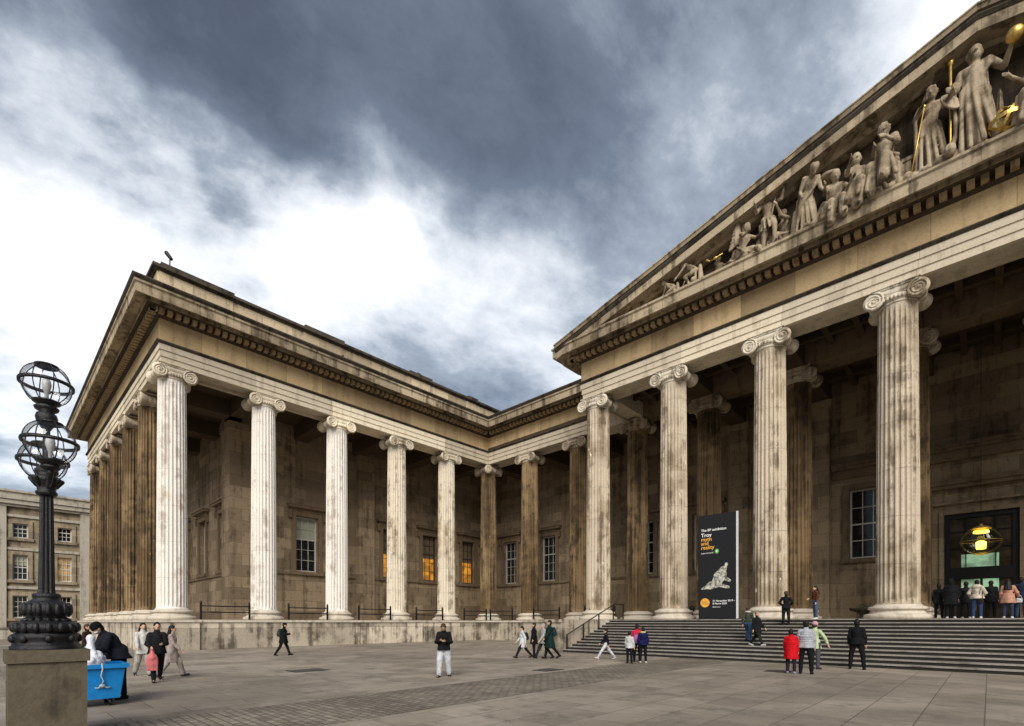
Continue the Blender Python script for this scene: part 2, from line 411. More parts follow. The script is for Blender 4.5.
manhole(548, 670, 'dark iron drain cover in the paving near the foot of the steps', .55, .9)
manhole(778, 671.5, 'small dark rimmed plate beside the person in the red coat', .6, .6)  # dark rimmed plate laid over a dark patch of paving

# ------------------------------------------------------------------ the museum
mus = thing('museum_building', 'vast weathered limestone museum with Ionic colonnades, sculptured pediment and stone steps', 'building')
bx = MB()
# podium
pd = MB()
pd.box(-5*S-1.6, 1.4, -5*S-1.45, 5.9, -.2, ZB-.16)
pd.box(1.4, 10*S+8, -1.45, 6.5, -.2, ZB-.16)
pd.box(14.4, 14.4+.001*0+41.2, -6.95, -1.45, -.2, ZB-.16)
pd.box(-2.2, 1.62, -5*S-1.65, -25.85, -.2, ZB-.16)
pd.build('podium', M['podium'], mus)
st = MB()   # stylobate: the floor slab with a nosing
st.box(-5*S-1.68, 1.48, -5*S-1.53, 6.5, ZB-.157, ZB)
st.box(1.483, 10*S+8, -1.53, 6.5, ZB-.157, ZB)
st.box(14.3, 55.7, -7.03, -1.533, ZB-.157, ZB)
st.box(-2.28, 1.70, -5*S-1.73, -25.77, ZB-.154, ZB+.004)
st.build('stylobate', M['base'], mus)
# steps
YS0, NST, TR, RS = -12.3, 12, .44, ZB/12
sp = MB(); XL, XR = 18.31, 2*34.983-18.31
for k in range(1, NST+1):
    y0 = YS0 + TR*(k-1); y1 = YS0 + TR*k if k < NST else -7.03
    sp.box(XL, XR, y0+.03, (YS0 + TR*NST if k < NST else -7.03), RS*(k-1)+(.002 if k > 1 else 0), RS*k-.045, 1)
    sp.box(XL, XR, y0, y1+.03 if k < NST else y1, RS*k-.045+.001, RS*k if k < NST else RS*k+.006, 0)
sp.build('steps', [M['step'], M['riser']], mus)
for (a, b_) in ((15.4, XL-.005), (XR+.005, 54.5)):
    ck = MB(); ck.box(a, b_, YS0-.05, -7.04, -.1, ZB-.16); ck.box(a-.08, b_+.0, YS0-.13, -7.033, ZB-.157, ZB+.012); ck.build('cheek_wall', M['podium'], mus)

# --- columns
def shaft_mesh(name, m):
    r0, r1 = .815, .735; z0, z1 = .66, ZA-ZB-.72; NF = 24; per = 6; n = NF*per
    hs = [0, .006, .02, .12, .25, .4, .55, .7, .85, .965, .985, 1.0]; vs = []; fs = []
    for h in hs:
        r = r0 - (r0-r1)*(h**1.6) ; fl = 1.0
        if h in (0, 1.0): fl = 0
        elif h in (.006, .985): fl = .15
        if h == 0: r = r0+.05
        if h == 1.0: r = r1+.02
        for k in range(n):
            a = 2*math.pi*k/n; ph = (k % per)/per
            dep = [0, 0, .062, .085, .085, .062][k % per] * fl
            rr = r - dep
            vs.append((rr*math.cos(a), rr*math.sin(a), z0+(z1-z0)*h))
    for i in range(len(hs)-1):
        for k in range(n): fs.append((i*n+k, i*n+(k+1)%n, (i+1)*n+(k+1)%n, (i+1)*n+k))
    b = MB(); b.add(vs, fs); return b.mesh(name, m)
def base_mesh():
    b = MB()
    prof = [(1.22,0),(1.27,.03),(1.29,.10),(1.27,.18),(1.2,.22),(1.13,.225),(1.08,.27),(1.04,.33),(1.03,.39),(1.06,.41),(1.10,.415),(1.125,.46),(1.12,.52),(1.07,.565),(.95,.57),(.93,.6),(.89,.64),(.865,.662)]
    b.lathe(prof, n=48); return b.mesh('base', M['base'])
def capital_mesh(name, m, both=False):
    """z=0 at the neck; faces +-Y"""
    b = MB()
    b.lathe([(.735,-.03),(.79,0),(.79,.05),(.76,.06),(.80,.12),(.88,.2),(.90,.27),(.86,.33),(.7,.36)], n=40)
    def pair():
        c = MB()
        cx, cz, R0 = .80, .31, .40
        for sx in (-1, 1):
            # bolster: waisted roll running front to back
            prof = [(.30,-.80),(R0*.98,-.80),(R0,-.74),(R0*.86,-.62),(R0*.66,-.35),(R0*.58,-.1),(R0*.66,-.06),(R0*.66,.06),(R0*.58,.1),(R0*.66,.35),(R0*.86,.62),(R0,.74),(R0*.98,.80),(.30,.80)]
            c.lathe(prof, (sx*cx, 0, cz), 28, 0, (0,1,0))
            for sy in (-1, 1):
                pts = []; rad = []
                T = 2.6*2*math.pi
                for i in range(66):
                    q = i/65; a = math.pi/2 - 0*q; ang = math.pi/2 + sx*(-1)*(-T*q)
                    rr = (R0-.04)*(1-q)**.85 + .03
                    pts.append((sx*cx + rr*math.cos(ang)*1.0, sy*.80, cz + rr*math.sin(ang))); rad.append(.055*(1-q*.6))
                c.tube(pts, rad, 6)
                c.ell((sx*cx, sy*.80, cz), .075, .06, .075, n=10, h=6)
        # channel band between the volutes, sagging
        for sy in (-1, 1):
            N = 12; vs = []
            for i in range(N+1):
                x = -cx + 2*cx*i/N; sag = .09*math.cos(math.pi*x/(2*cx))
                for (dy, zz) in ((.80, cz+R0-.005), (.80, cz+.10-sag), (.60, cz+.10-sag), (.60, cz+R0-.005)): vs.append((x, sy*dy, zz))
            fs = [(i*4+k, i*4+(k+1)%4, (i+1)*4+(k+1)%4, (i+1)*4+k) for i in range(N) for k in range(4)] + [(0,1,2,3), (N*4+3,N*4+2,N*4+1,N*4)]
            c.add(vs, fs)
            c.tube([(-cx + 2*cx*i/N, sy*.80, cz+.12-.09*math.cos(math.pi*(-cx+2*cx*i/N)/(2*cx))) for i in range(N+1)], .035, 6)
            c.tube([(-cx + 2*cx*i/N, sy*.80, cz+R0-.03) for i in range(N+1)], .04, 6)
            for i in range(7):   # egg moulding under the band
                x = -.42 + .14*i; c.ell((x, sy*(math.sqrt(max(.05,.88**2-x*x))), .22), .055, .05, .09, n=8, h=6)
        c.box(-.72, .72, -.72, .72, cz+.1, cz+R0-.02)
        return c
    c = pair(); b.add(c.v, c.f, 0, True)
    if both:
        b.add([(-p[1], p[0], p[2]+.001) for p in c.v], c.f, 0, True)
    b.box(-.84, .84, -.84, .84, .70, .745); b.box(-.88, .88, -.88, .88, .745, .784)
    return b.mesh(name, m)
base_me = base_mesh()
sh = {k: shaft_mesh('shaft', M[k]) for k in ('white', 'pale', 'buff', 'brown')}
capm = {k: capital_mesh('capital', M[{'white':'arch','pale':'pale','buff':'pale','brown':'buff'}[k]]) for k in sh}
capb = {k: capital_mesh('capital', M[{'white':'arch','pale':'pale','buff':'pale','brown':'buff'}[k]], True) for k in ('white', 'brown')}
def column(i, j, tone, face=0, both=False):
    o = link('column', sh[tone], mus, (i*S, j*S, ZB)); o.rotation_euler.z = rnd.randrange(24)*math.pi/12
    b = link('base', base_me, o); cc = link('capital', (capb if both else capm)[tone], o, (0, 0, ZA-ZB-.785))
    cc.rotation_euler.z = face - o.rotation_euler.z
    return o
E90 = math.pi/2
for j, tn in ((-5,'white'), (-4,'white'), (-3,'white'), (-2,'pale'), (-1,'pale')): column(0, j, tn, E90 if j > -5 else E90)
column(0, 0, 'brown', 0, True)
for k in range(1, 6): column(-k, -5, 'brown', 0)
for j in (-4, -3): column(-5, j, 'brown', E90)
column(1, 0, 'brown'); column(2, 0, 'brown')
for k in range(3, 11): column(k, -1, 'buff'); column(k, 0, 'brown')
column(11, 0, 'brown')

# --- entablature
PATH = [(-5*S, 3), (-5*S, -5*S), (0, -5*S), (0, 0), (3*S, 0), (3*S, -S), (10*S, -S), (10*S, 0), (13*S, 0)]
a1 = MB()
a1.sweep([(-A, ZA), (-A+.28, ZA), (-A+.28, ZA+.16), (A-.39, ZA+.16), (A-.39, ZA), (A-.11, ZA), (A-.11, ZA+.34), (A-.055, ZA+.34), (A-.055, ZA+.70), (A, ZA+.70), (A, ZT-.15), (-A, ZT-.15)], PATH)
a1.build('architrave', M['arch'], mus)
a2 = MB(); a2.sweep([(-A, ZT-.15+.002), (A+.03, ZT-.148), (A+.14, ZT-.05), (A+.14, ZT), (-A, ZT)], PATH); a2.build('architrave_moulding', M['crust'], mus)
ib = MB(); ib.sweep([(-A*.9, ZA), (A*.9, ZA), (A*.9, ZT-.004), (-A*.9, ZT-.004)], [(3*S+A+.01, 0), (10*S-A-.01, 0)]); ib.build('inner_beam', M['trim'], mus)
fz = MB(); fz.sweep([(-A, ZT+.002), (A-.03, ZT+.002), (A-.03, ZF), (-A, ZF)], PATH); fz.build('frieze', M['frieze'], mus)
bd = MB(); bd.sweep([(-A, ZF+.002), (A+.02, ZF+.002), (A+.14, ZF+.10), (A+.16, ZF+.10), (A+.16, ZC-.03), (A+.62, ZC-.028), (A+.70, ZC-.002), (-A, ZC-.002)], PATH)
bd.build('bed_moulding', M['soff'], mus)  # soot and the shade under the cornice are both put into this dark colour
def dentils(path, pitch, w_, z0, z1, o0, o1):
    d = MB(); P = [Vector(p) for p in path]
    for i in range(len(P)-1):
        dr = (P[i+1]-P[i]); L = dr.length; dr.normalize(); nr = Vector((dr.y, -dr.x))
        # extents so corners are kept
        s0, s1 = 0, L
        if i > 0:
            pd_ = (P[i]-P[i-1]).normalized(); cr_ = pd_.x*dr.y-pd_.y*dr.x; s0 = (-o1 if cr_ > 0 else o1+.12)
        if i < len(P)-2:
            nd = (P[i+2]-P[i+1]).normalized(); cr_ = dr.x*nd.y-dr.y*nd.x; s1 = L + (o1 if cr_ > 0 else -o1-.12)
        n = max(1, int((s1-s0-w_)/pitch)); pt = (s1-s0-w_)/n
        for k in range(n+1):
            s = s0 + w_/2 + pt*k; c = P[i] + dr*s + nr*(o0+o1)/2
            d.obox((c.x, c.y, (z0+z1)/2), (dr.x*w_/2, dr.y*w_/2, 0), (nr.x*(o1-o0)/2, nr.y*(o1-o0)/2, 0), (0,0,(z1-z0)/2))
    return d
dentils(PATH, .42, .25, ZF+.12, ZC-.034, A+.15, A+.50).build('dentils', M['dent'], mus)
co = MB(); co.sweep([(-A, ZC+.002), (A+.74, ZC+.002), (A+.76, ZC+.20), (A+1.25, ZC+.20), (A+1.27, ZC-.06), (A+1.36, ZC-.06), (A+1.36, ZG-.17), (A+1.44, ZG-.10), (A+1.44, ZG), (-A, ZG)], PATH)
co.build('cornice', M['cornice'], mus)
WPATH = PATH[:4] + [(3*S-.1, 0)]
for nm, P2 in (('gutter_moulding', WPATH), ('gutter_moulding', [(10*S+.1, 0), (13*S, 0)])):
    sm = MB(); sm.sweep([(-A+.3, ZG+.002), (A+1.40, ZG+.002), (A+1.42, ZG+.06), (A+1.50, ZG+.14), (A+1.54, ZG+.20), (A+1.54, ZS), (-A+.3, ZS)], P2[:-1] + [(P2[-1][0] - (A+1.5 if nm and P2 is WPATH else 0), P2[-1][1])])
    sm.build(nm, M['crust'], mus)
# attic of the wing
at = MB(); AP = [(-5*S, 3), (-5*S, -5*S), (0, -5*S), (0, 9)]
at.sweep([(-.6, ZS+.002), (.98, ZS+.002), (.98, 22.0), (-.6, 22.0)], AP)
for y0, y1 in ((-27.8, -23.8), (-19.2, -16.2), (-10.3, -8.0), (-3.8, -2.6)): at.box(.981, 1.03, y0, y1, ZS+.004, 21.99)
at.build('attic', M['attic'], mus)
ac = MB(); ac.sweep([(-.7, 22.002), (1.05, 22.002), (1.10, 22.10), (1.23, 22.13), (1.23, 22.30), (-.7, 22.36)], AP)
for y0, y1 in ((-27.75, -23.8), (-19.2, -16.2), (-10.3, -8.0), (-3.8, -2.6)):
    ac.box(-.75, 1.29, y0, y1, 22.10, 22.41)
ac.build('attic_coping', M['crust'], mus)
rf = MB(); rf.box(-5*S+.5, -.59, -5*S+.5, 30, ZS-.3, 21.9); rf.box(-.58, 60, 1.0, 30, ZC, ZG+.2); rf.box(10, 60, 12, 40, ZG, 22.0)
rf.build('roof', M['roofing'], mus)

# --- pediment
XC, YF = 34.983, -S
XT0, ZT0, ZAP = 14.19, 20.44, 25.78
SL = (ZAP-ZT0)/(XC-XT0)
ty = MB(); yt = -S-.80
ty.add([(x, y, z) for y in (yt, yt+.5) for x, z in ((3*S-.5, ZG-.1), (10*S+.5, ZG-.1), (XC, ZAP-.35))], [(0,1,2),(5,4,3),(0,3,4,1),(1,4,5,2),(2,5,3,0)])
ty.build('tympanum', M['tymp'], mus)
def rake(prof):
    """prof: (outward offset from portico axis, height below the top line)"""
    b = MB()
    for sg in (-1, 1):
        n = len(prof); vs = []
        for X, Z in ((XC+sg*(XC-XT0), ZT0), (XC, ZAP)):
            for o, dz in prof: vs.append((X, -S-o, Z+dz))
        fs = [(k, n+k, n+(k+1)%n, (k+1)%n) for k in range(n)] + [tuple(range(n)), tuple(reversed(range(n, 2*n)))]
        b.add(vs, fs)
    return b
rake([(-.5,-1.0), (A+.5,-1.0), (A+.62,-.86), (A+1.27,-.80), (A+1.27,-.88), (A+1.353,-.88), (A+1.353,-.45), (-.5,-.45)]).build('raking_cornice', M['cornice'], mus)
rake([(-.5,-.448), (A+1.385,-.448), (A+1.447,-.36), (A+1.465,-.34), (A+1.46,-.27), (A+1.52,-.22), (-.5,-.22)]).build('raking_fillet', M['crust'], mus)
rake([(-.5,-.218), (A+1.53,-.218), (A+1.60,-.06), (A+1.64,-.06), (A+1.64,0), (-.5,0)]).build('raking_gutter', M['cornice'], mus)
rake([(-12,-.30), (-.51,-.30), (-.51,-.03), (-12,-.03)]).build('pediment_roof', M['roofing'], mus)
dd = MB()
fl = MB(); fl.sweep([(A+.2, ZG+.002), (A+1.40, ZG+.002), (A+1.40, ZG+.05), (A+.2, ZG+.06)], [(3*S-1.5, -S), (10*S+1.5, -S)]); fl.build('pediment_ledge', M['statue'], mus)

# --- walls with openings
def wall(axis, c, thick, a0, a1, z0, z1, ops, name, m, mb=None):
    """axis 'x': wall in plane x=c running along y (faces +x); 'y': plane y=c running along x (faces -y)"""
    b = mb or MB(); ops = sorted(ops)
    def bx_(p, q, r, s_):
        if axis == 'x': b.box(c-thick, c, p, q, r, s_)
        else: b.box(p, q, c, c+thick, r, s_)
    cur = a0
    for (p, q, r, s_) in ops:
        if p > cur: bx_(cur, p, z0, z1)
        if r > z0: bx_(p, q, z0, r)
        bx_(p, q, s_, z1); cur = q
    bx_(cur, a1, z0, z1)
    if mb is None: b.build(name, m, mus)
WZ0, WZ1, WW = 5.95, 10.60, .97
def window(axis, c, a, kind='dark', par=None, z0=WZ0, z1=WZ1, hw=WW, deep=.42, rows=5, cols=3, hood=True, trim='trim', bar=.035, fr='frame'):
    par = par or mus
    def P(u, o, z):   # u along wall, o outwards
        return (c+o, a+u, z) if axis == 'x' else (a+u, c-o, z)
    def bb(b, u0, u1, o0, o1, za, zb, m=0):
        p = P(u0, o0, za); q = P(u1, o1, zb); b.box(p[0], q[0], p[1], q[1], p[2], q[2], m)
    f = MB()
    bb(f, -hw-.36, -hw, -.02, .13, z0-.02, z1+.36); bb(f, hw, hw+.36, -.02, .13, z0-.02, z1+.36); bb(f, -hw+.001, hw-.001, -.02, .13, z1, z1+.36)
    bb(f, -hw-.46, hw+.46, -.02, .22, z0-.30, z0-.022)
    w_ = f.build('window', M[trim], par)
    if hood:
        h = MB(); bb(h, -hw-.52, hw+.52, -.01, .20, z1+.363, z1+.62); bb(h, -hw-.75, hw+.75, -.01, .50, z1+.623, z1+.80); bb(h, -hw-.80, hw+.80, -.01, .56, z1+.803, z1+.88)
        for s in (-1, 1): bb(h, s*(hw+.55)-.12, s*(hw+.55)+.12, .0, .26, z1-.25, z1+.36)
        h.build('hood', M[trim], w_)
    g_ = MB(); o = -deep
    bb(g_, -hw, -hw+.09, o-.06, o+.06, z0, z1); bb(g_, hw-.09, hw, o-.06, o+.06, z0, z1)
    bb(g_, -hw+.09, hw-.09, o-.06, o+.06, z0, z0+.12); bb(g_, -hw+.09, hw-.09, o-.06, o+.06, z1-.09, z1)
    zi0, zi1 = z0+.12, z1-.09
    for k in range(1, rows): zz = zi0+(zi1-zi0)*k/rows; e = .05 if k == rows//2+ (rows % 2) else bar/2; bb(g_, -hw+.09, hw-.09, o-.03, o+.025, zz-e, zz+e)
    for k in range(1, cols): uu = -hw+.09+(2*hw-.18)*k/cols; bb(g_, uu-bar/2, uu+bar/2, o-.028, o+.028, zi0, zi1)
    g_.build('frame', M[fr], w_)
    p_ = MB(); bb(p_, -hw+.02, hw-.02, o-.10, o-.07, z0+.02, z1-.02); p_.build('pane', M['pane'], w_)
    if kind == 'blind':
        q_ = MB(); bb(q_, -hw+.1, hw-.1, o-.066, o-.06, z0+(z1-z0)*.58, z1-.05); q_.build('blind', M['blind'], w_)
    if kind == 'lit':
        q_ = MB(); bb(q_, -hw+.1, hw-.1, o-.066, o-.06, z0+.1, z0+(z1-z0)*.50); q_.build('lit_blind', M['glow'], w_)
        q_ = MB(); bb(q_, -hw+.1, hw-.1, o-.066, o-.06, z0+(z1-z0)*.5+.003, z1-.06); q_.build('blind', M['trim'], w_)
    if kind == 'dimlit':
        q_ = MB(); bb(q_, -hw+.1, hw-.1, o-.066, o-.06, z0+.1, z1-.1); q_.build('lit_blind', M['glowdim'], w_)
    return w_
XA, YB, YSW = -6.2, 6.2, -21.2
awin = [(-15.6,'blind'), (-7.15,'lit'), (-2.45,'lit'), (2.95,'lit')]
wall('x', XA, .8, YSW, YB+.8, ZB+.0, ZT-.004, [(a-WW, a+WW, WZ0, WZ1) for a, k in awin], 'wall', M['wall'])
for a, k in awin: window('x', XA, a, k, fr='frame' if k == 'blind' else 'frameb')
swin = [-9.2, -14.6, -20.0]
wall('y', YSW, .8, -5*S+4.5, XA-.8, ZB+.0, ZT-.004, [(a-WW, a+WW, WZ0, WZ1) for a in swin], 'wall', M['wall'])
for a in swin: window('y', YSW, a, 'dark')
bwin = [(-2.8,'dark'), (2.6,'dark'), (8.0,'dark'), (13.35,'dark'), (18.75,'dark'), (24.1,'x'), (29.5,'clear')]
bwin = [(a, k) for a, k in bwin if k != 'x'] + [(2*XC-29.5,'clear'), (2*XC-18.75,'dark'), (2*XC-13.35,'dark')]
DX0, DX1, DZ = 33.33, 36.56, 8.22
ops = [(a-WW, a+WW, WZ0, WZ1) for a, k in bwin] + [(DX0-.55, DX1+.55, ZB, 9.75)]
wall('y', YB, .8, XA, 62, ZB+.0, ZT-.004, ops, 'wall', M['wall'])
for a, k in bwin: window('y', YB, a, k, rows=4 if k == 'clear' else 5, bar=.05 if k == 'clear' else .035, hood=(k != 'clear'))
# wall mouldings: sill course, skirting, antae, high band
tr = MB()
def seg_y(x0, x1, o, z0, z1): tr.box(x0, x1, YB-o, YB+.01, z0, z1)
def seg_x(y0, y1, o, z0, z1): tr.box(XA-.01, XA+o, y0, y1, z0, z1)
def courses(fn, a0, a1, ops_):
    cur = a0
    for p in sorted(ops_):
        if p-WW-.47 > cur: fn(cur, p-WW-.47, .14, WZ0-.30, WZ0-.10)
        cur = p+WW+.47
    if a1 > cur: fn(cur, a1, .14, WZ0-.30, WZ0-.10)
    fn(a0, a1, .12, ZB+.002, ZB+.7)
courses(seg_x, YSW+1.2, YB-.01, [a for a, k in awin])
courses(seg_y, XA+.16, 25.8, [a for a, k in bwin if a < 25])
tr.box(-5*S+4.5, XA-.7, YSW-.14, YSW+.01, WZ0-.52, WZ0-.303); tr.box(-5*S+4.5, XA-.7, YSW-.12, YSW+.01, ZB+.002, ZB+.7)
seg_y(27.6, DX0-1.35, .16, 11.4, 11.95); seg_y(27.6, 42.4, .50, 11.953, 12.15); seg_y(27.6, 42.4, .62, 12.153, 12.35)
seg_y(DX0-1.35, DX1+1.35, .30, 11.4, 11.95); seg_y(DX1+1.353, 42.4, .16, 11.4, 11.95)
tr.build('wall_moulding', M['trim'], mus)
def anta_x(y0, y1, o): an = MB(); an.box(XA-.005, XA+o, y0, y1, ZB+.002, ZT-.008); an.box(XA-.002, XA+o+.14, y0-.14, y1+.14, ZA-.6, ZA-.05); an.box(XA-.002, XA+o+.12, y0-.12, y1+.12, ZB+.003, ZB+.45); an.build('anta', M['wall'], mus)
def anta_y(x0, x1, o): an = MB(); an.box(x0, x1, YB-o, YB+.005, ZB+.002, ZT-.008); an.box(x0-.14, x1+.14, YB-o-.14, YB+.002, ZA-.6, ZA-.05); an.box(x0-.12, x1+.12, YB-o-.12, YB+.002, ZB+.003, ZB+.45); an.build('anta', M['wall'], mus)
an = MB(); an.box(XA-1.2, XA+.64, -21.9, -20.3, ZB+.003, ZT-.008); an.box(XA-1.34, XA+.78, -22.04, -20.16, ZA-.6, ZA-.05); an.build('anta', M['wall'], mus)
anta_x(-11.0, -9.4, .64); anta_y(26.1, 27.5, .75); anta_y(2*XC-27.5, 2*XC-26.1, .75); anta_y(15.4, 16.9, .5); anta_y(20.8, 22.2, .5)
# ceiling with beams and coffers
ce = MB()
ce.box(-5*S+.9, -A-.005, -5*S+A, -A, ZT, ZT+.3); ce.box(XA, 3*S+A, -A, YB+.8, ZT-.002, ZT+.3); ce.box(3*S+A, 62, -S+A*.9, YB+.8, ZT+.004, ZT+.3)
bm_ = []
for j in range(-4, 1): ce.box(XA-.01, -A-.01, j*S-.6, j*S+.6, ZA+.02, ZT+.01)
for k in range(0, 3): ce.box(k*S-.6, k*S+.6, A+.01, YB+.01, ZA+.02, ZT+.01)
for k in range(3, 11):
    ce.box(k*S-.6, k*S+.6, A*.9+.01, YB+.01, ZA+.02, ZT+.01)
    if 3 < k < 10: ce.box(k*S-.6, k*S+.6, -S+A+.01, -A*.9-.01, ZA+.02, ZT+.01)
for k in range(1, 5): ce.box(-k*S-.6, -k*S+.6, -5*S+A+.01, YSW+.01, ZA+.02, ZT+.01)
for k in range(3, 10):
    for yy0, yy1 in ((-S+A+.02, -A*.9-.02), (A*.9+.02, YB)):
        for q in (.33, .66):
            y = yy0+(yy1-yy0)*q; ce.box(k*S+.61, (k+1)*S-.61, y-.14, y+.14, ZT-.45, ZT+.01)
            x = k*S+.6+(S-1.2)*q; ce.box(x-.14, x+.14, yy0, yy1, ZT-.44, ZT+.008)
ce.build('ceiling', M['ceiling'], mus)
# central doorway
df = MB()
for s, o, z in ((.55, .20, 9.75), (.95, .34, 10.15)):
    pass
def ring(b, x0, x1, z1, w_, y0, y1):
    b.box(x0-w_, x0, y0, y1, ZB+.002, z1+w_); b.box(x1, x1+w_, y0, y1, ZB+.002, z1+w_); b.box(x0+.001, x1-.001, y0, y1, z1, z1+w_)
ring(df, DX0-.55, DX1+.55, 9.75, .22, YB-.18, YB+.02); ring(df, DX0-.77, DX1+.77, 9.97, .30, YB-.30, YB+.03)
dr = df.build('door', M['trim'], mus)
dw_ = MB(); ring(dw_, DX0, DX1, DZ, .22, YB+.10, YB+.5); ring(dw_, DX0-.22, DX1+.22, DZ+.22, .33, YB+.22, YB+.5)
dw_.box(DX0-.55, DX1+.55, YB+.20, YB+.5, DZ+.55, 9.75); dw_.box(DX0-.55, DX1+.55, YB-.05, YB+.5, DZ+.60, DZ+.72)
dw_.build('door_surround', M['wall'], dr)
db = MB()
db.box(DX0, DX0+.28, YB+.3, YB+.42, ZB, DZ); db.box(DX1-.28, DX1, YB+.3, YB+.42, ZB, DZ); db.box(DX0+.28, DX1-.28, YB+.3, YB+.42, DZ-.28, DZ)
db.box(DX0+.28, DX1-.28, YB+.28, YB+.44, ZB+2.45, ZB+3.15); db.box(XC-.06, XC+.06, YB+.31, YB+.41, ZB, ZB+2.45)
db.box(DX0+.95, DX0+1.0, YB+.33, YB+.40, ZB+3.15, DZ-.28); db.box(DX1-1.0, DX1-.95, YB+.33, YB+.40, ZB+3.15, DZ-.28)
for zz in (4.3, 5.3): db.box(DX0+.28, DX1-.28, YB+.335, YB+.395, ZB+zz, ZB+zz+.045)
db.build('door_frame', M['iron'], dr)
dg = MB(); dg.box(DX0+.2, DX1-.2, YB+.44, YB+.46, ZB, DZ-.1); dg.build('door_pane', M['doorglass'], dr)
gpn = MB(); gpn.box(34.1, 35.72, YB+.425, YB+.436, 4.98, 5.75); gpn.box(34.1, 35.72, YB+.425, YB+.436, 3.1, 4.24); gpn.build('lit_panel', M['green'], dr)
# interior backing so the shell is closed
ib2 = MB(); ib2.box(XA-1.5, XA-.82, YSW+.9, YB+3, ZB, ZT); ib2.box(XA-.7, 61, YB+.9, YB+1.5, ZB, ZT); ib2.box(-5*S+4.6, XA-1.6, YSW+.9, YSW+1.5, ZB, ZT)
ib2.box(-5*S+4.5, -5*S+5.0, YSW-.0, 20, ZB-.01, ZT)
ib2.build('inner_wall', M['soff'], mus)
# flagpole
fp = MB(); fp.lathe([(.20,0),(.20,4),(.14,9),(.08,14)], (35.15, 0.5, 25.0), 12); fpo = thing('flagpole', 'pale grey flagpole rising behind the top of the pediment', 'flagpole')
fp.build('pole', M['frame'], fpo); q = MB(); q.box(34.7,35.6,.1,.95,24.3,25.0); q.build('pole_base', M['residtrim'], fpo)
q = MB(); q.box(XC-6.3, XC-5.5, -5.0, -4.4, ZAP-SL*5.9-.1, ZAP-SL*5.9+.3); q.build('roof_vent', M['roofing'], mus)

# ------------------------------------------------------------------ railings between the columns
def railing(p0, p1, label, h=1.0, cat='railing'):
    p0, p1 = Vector(p0), Vector(p1); L = (p1-p0).length; r = thing('iron_railing', label, cat, p0, math.atan2(p1.y-p0.y, p1.x-p0.x), 'iron railings along the colonnade floor')
    for x in (0, L):
        b = MB(); b.box(x-.05, x+.05, -.05, .05, 0, h); b.lathe([(.07,h),(.08,h+.04),(.05,h+.08),(.065,h+.12),(.01,h+.17)], (x,0,0), 8); b.build('post', M['iron'], r)
    for z in (h-.14, h*.48):
        b = MB(); b.tube([(0,0,z),(L*.25,0,z-.01),(L*.5,0,z-.015),(L*.75,0,z-.01),(L,0,z)], .042, 6); b.build('rail', M['iron'], r)
ordn = ['first', 'second', 'third', 'fourth', 'fifth', 'sixth', 'seventh']
for i in range(5):
    y0 = (-5+i)*S+1.28; y1 = (-4+i)*S-1.28
    railing((1.0, y0, ZB), (1.0, y1, ZB), 'black two-rail railing in the ' + ordn[i] + ' gap of the left wing from its corner')
for i in range(3):
    railing((i*S+1.28, -1.0, ZB), ((i+1)*S-1.28-(.1 if i == 2 else 0), -1.0, ZB), 'black two-rail railing in the ' + ordn[i] + ' gap right of the dark inner corner column')
railing((18.6, -1.0, ZB), (20.2, -1.0, ZB), 'short black iron railing behind the top of the handrail at the steps')
hr = thing('handrail', 'sloping black metal handrail down the left edge of the stone steps', 'handrail', (18.5, 0, 0))
pts = [(0, YS0+.1, .95), (0, YS0+TR*11.6, ZB+.98), (0, YS0+TR*14, ZB+.98)]
b = MB(); b.tube(pts, .035, 8); b.build('rail', M['iron'], hr)
for k in (.2, 3.8, 7.5, 11.2, 13.9):
    kk = min(12, int(k)+1); y = YS0+TR*k; zb = RS*kk; zt = .95+ (ZB+.98-.95)*min(1, k/11.6)
    b = MB(); b.box(-.03, .03, y-.03+.06, y+.03+.06, zb, zt); b.build('post', M['iron'], hr)

# ------------------------------------------------------------------ banner
bn = thing('exhibition_banner', 'tall black exhibition banner with orange disc standing between two portico columns', 'banner', (23.62, -6.72, ZB))
BW, BH = 2.10, 5.80
b = MB(); b.box(0, BW-.08, 0, .10, 0, BH)
def ban():
    m, b_, t = mat('banner_black'); t.set(b_.inputs['Base Color'], (.014,.014,.016)); b_.inputs['Roughness'].default_value = .6; b_.inputs['Specular IOR Level'].default_value = .2
    return m
b.build('panel', ban(), bn)
b = MB(); b.box(BW-.079, BW, -.01, .11, 0, BH); b.build('edge_post', plain('banner_edge', (.6,.6,.6), .5), bn)
b = MB(); b.box(-.1, BW+.1, -.12, .5, 0, .05); b.build('foot_plate', M['iron'], bn)
mw = plain('print_white', (.78,.78,.76), .6, var=.02); mo = plain('print_orange', (.80,.38,.05), .6, var=.05); mg = plain('print_green', (.10,.45,.08), .6, var=.02)
def text(s, x, z, size, m, par, y=-.006, bold=0):
    cu = bpy.data.curves.new('txt', 'FONT'); cu.body = s; cu.size = size; cu.extrude = .002; cu.offset = bold
    o = bpy.data.objects.new('txt', cu); COL.objects.link(o); dg = bpy.context.evaluated_depsgraph_get(); dg.update()
    me = bpy.data.meshes.new_from_object(o.evaluated_get(dg)); bpy.data.objects.remove(o)
    me.materials.clear(); me.materials.append(m)
    q = link('lettering', me, par, (x, y, z)); q.rotation_euler = (R(90), 0, 0); return q
text('The BP exhibition', .14, 4.90, .19, mw, bn, bold=.003)
text('Troy', .14, 4.60, .29, mw, bn, bold=.004); text('myth', .14, 4.37, .29, mo, bn, bold=.004); text('and', .14, 4.14, .29, mo, bn, bold=.004); text('reality', .14, 3.91, .29, mo, bn, bold=.004)
text('Supported by BP', .14, 3.66, .10, mw, bn)
b = MB()
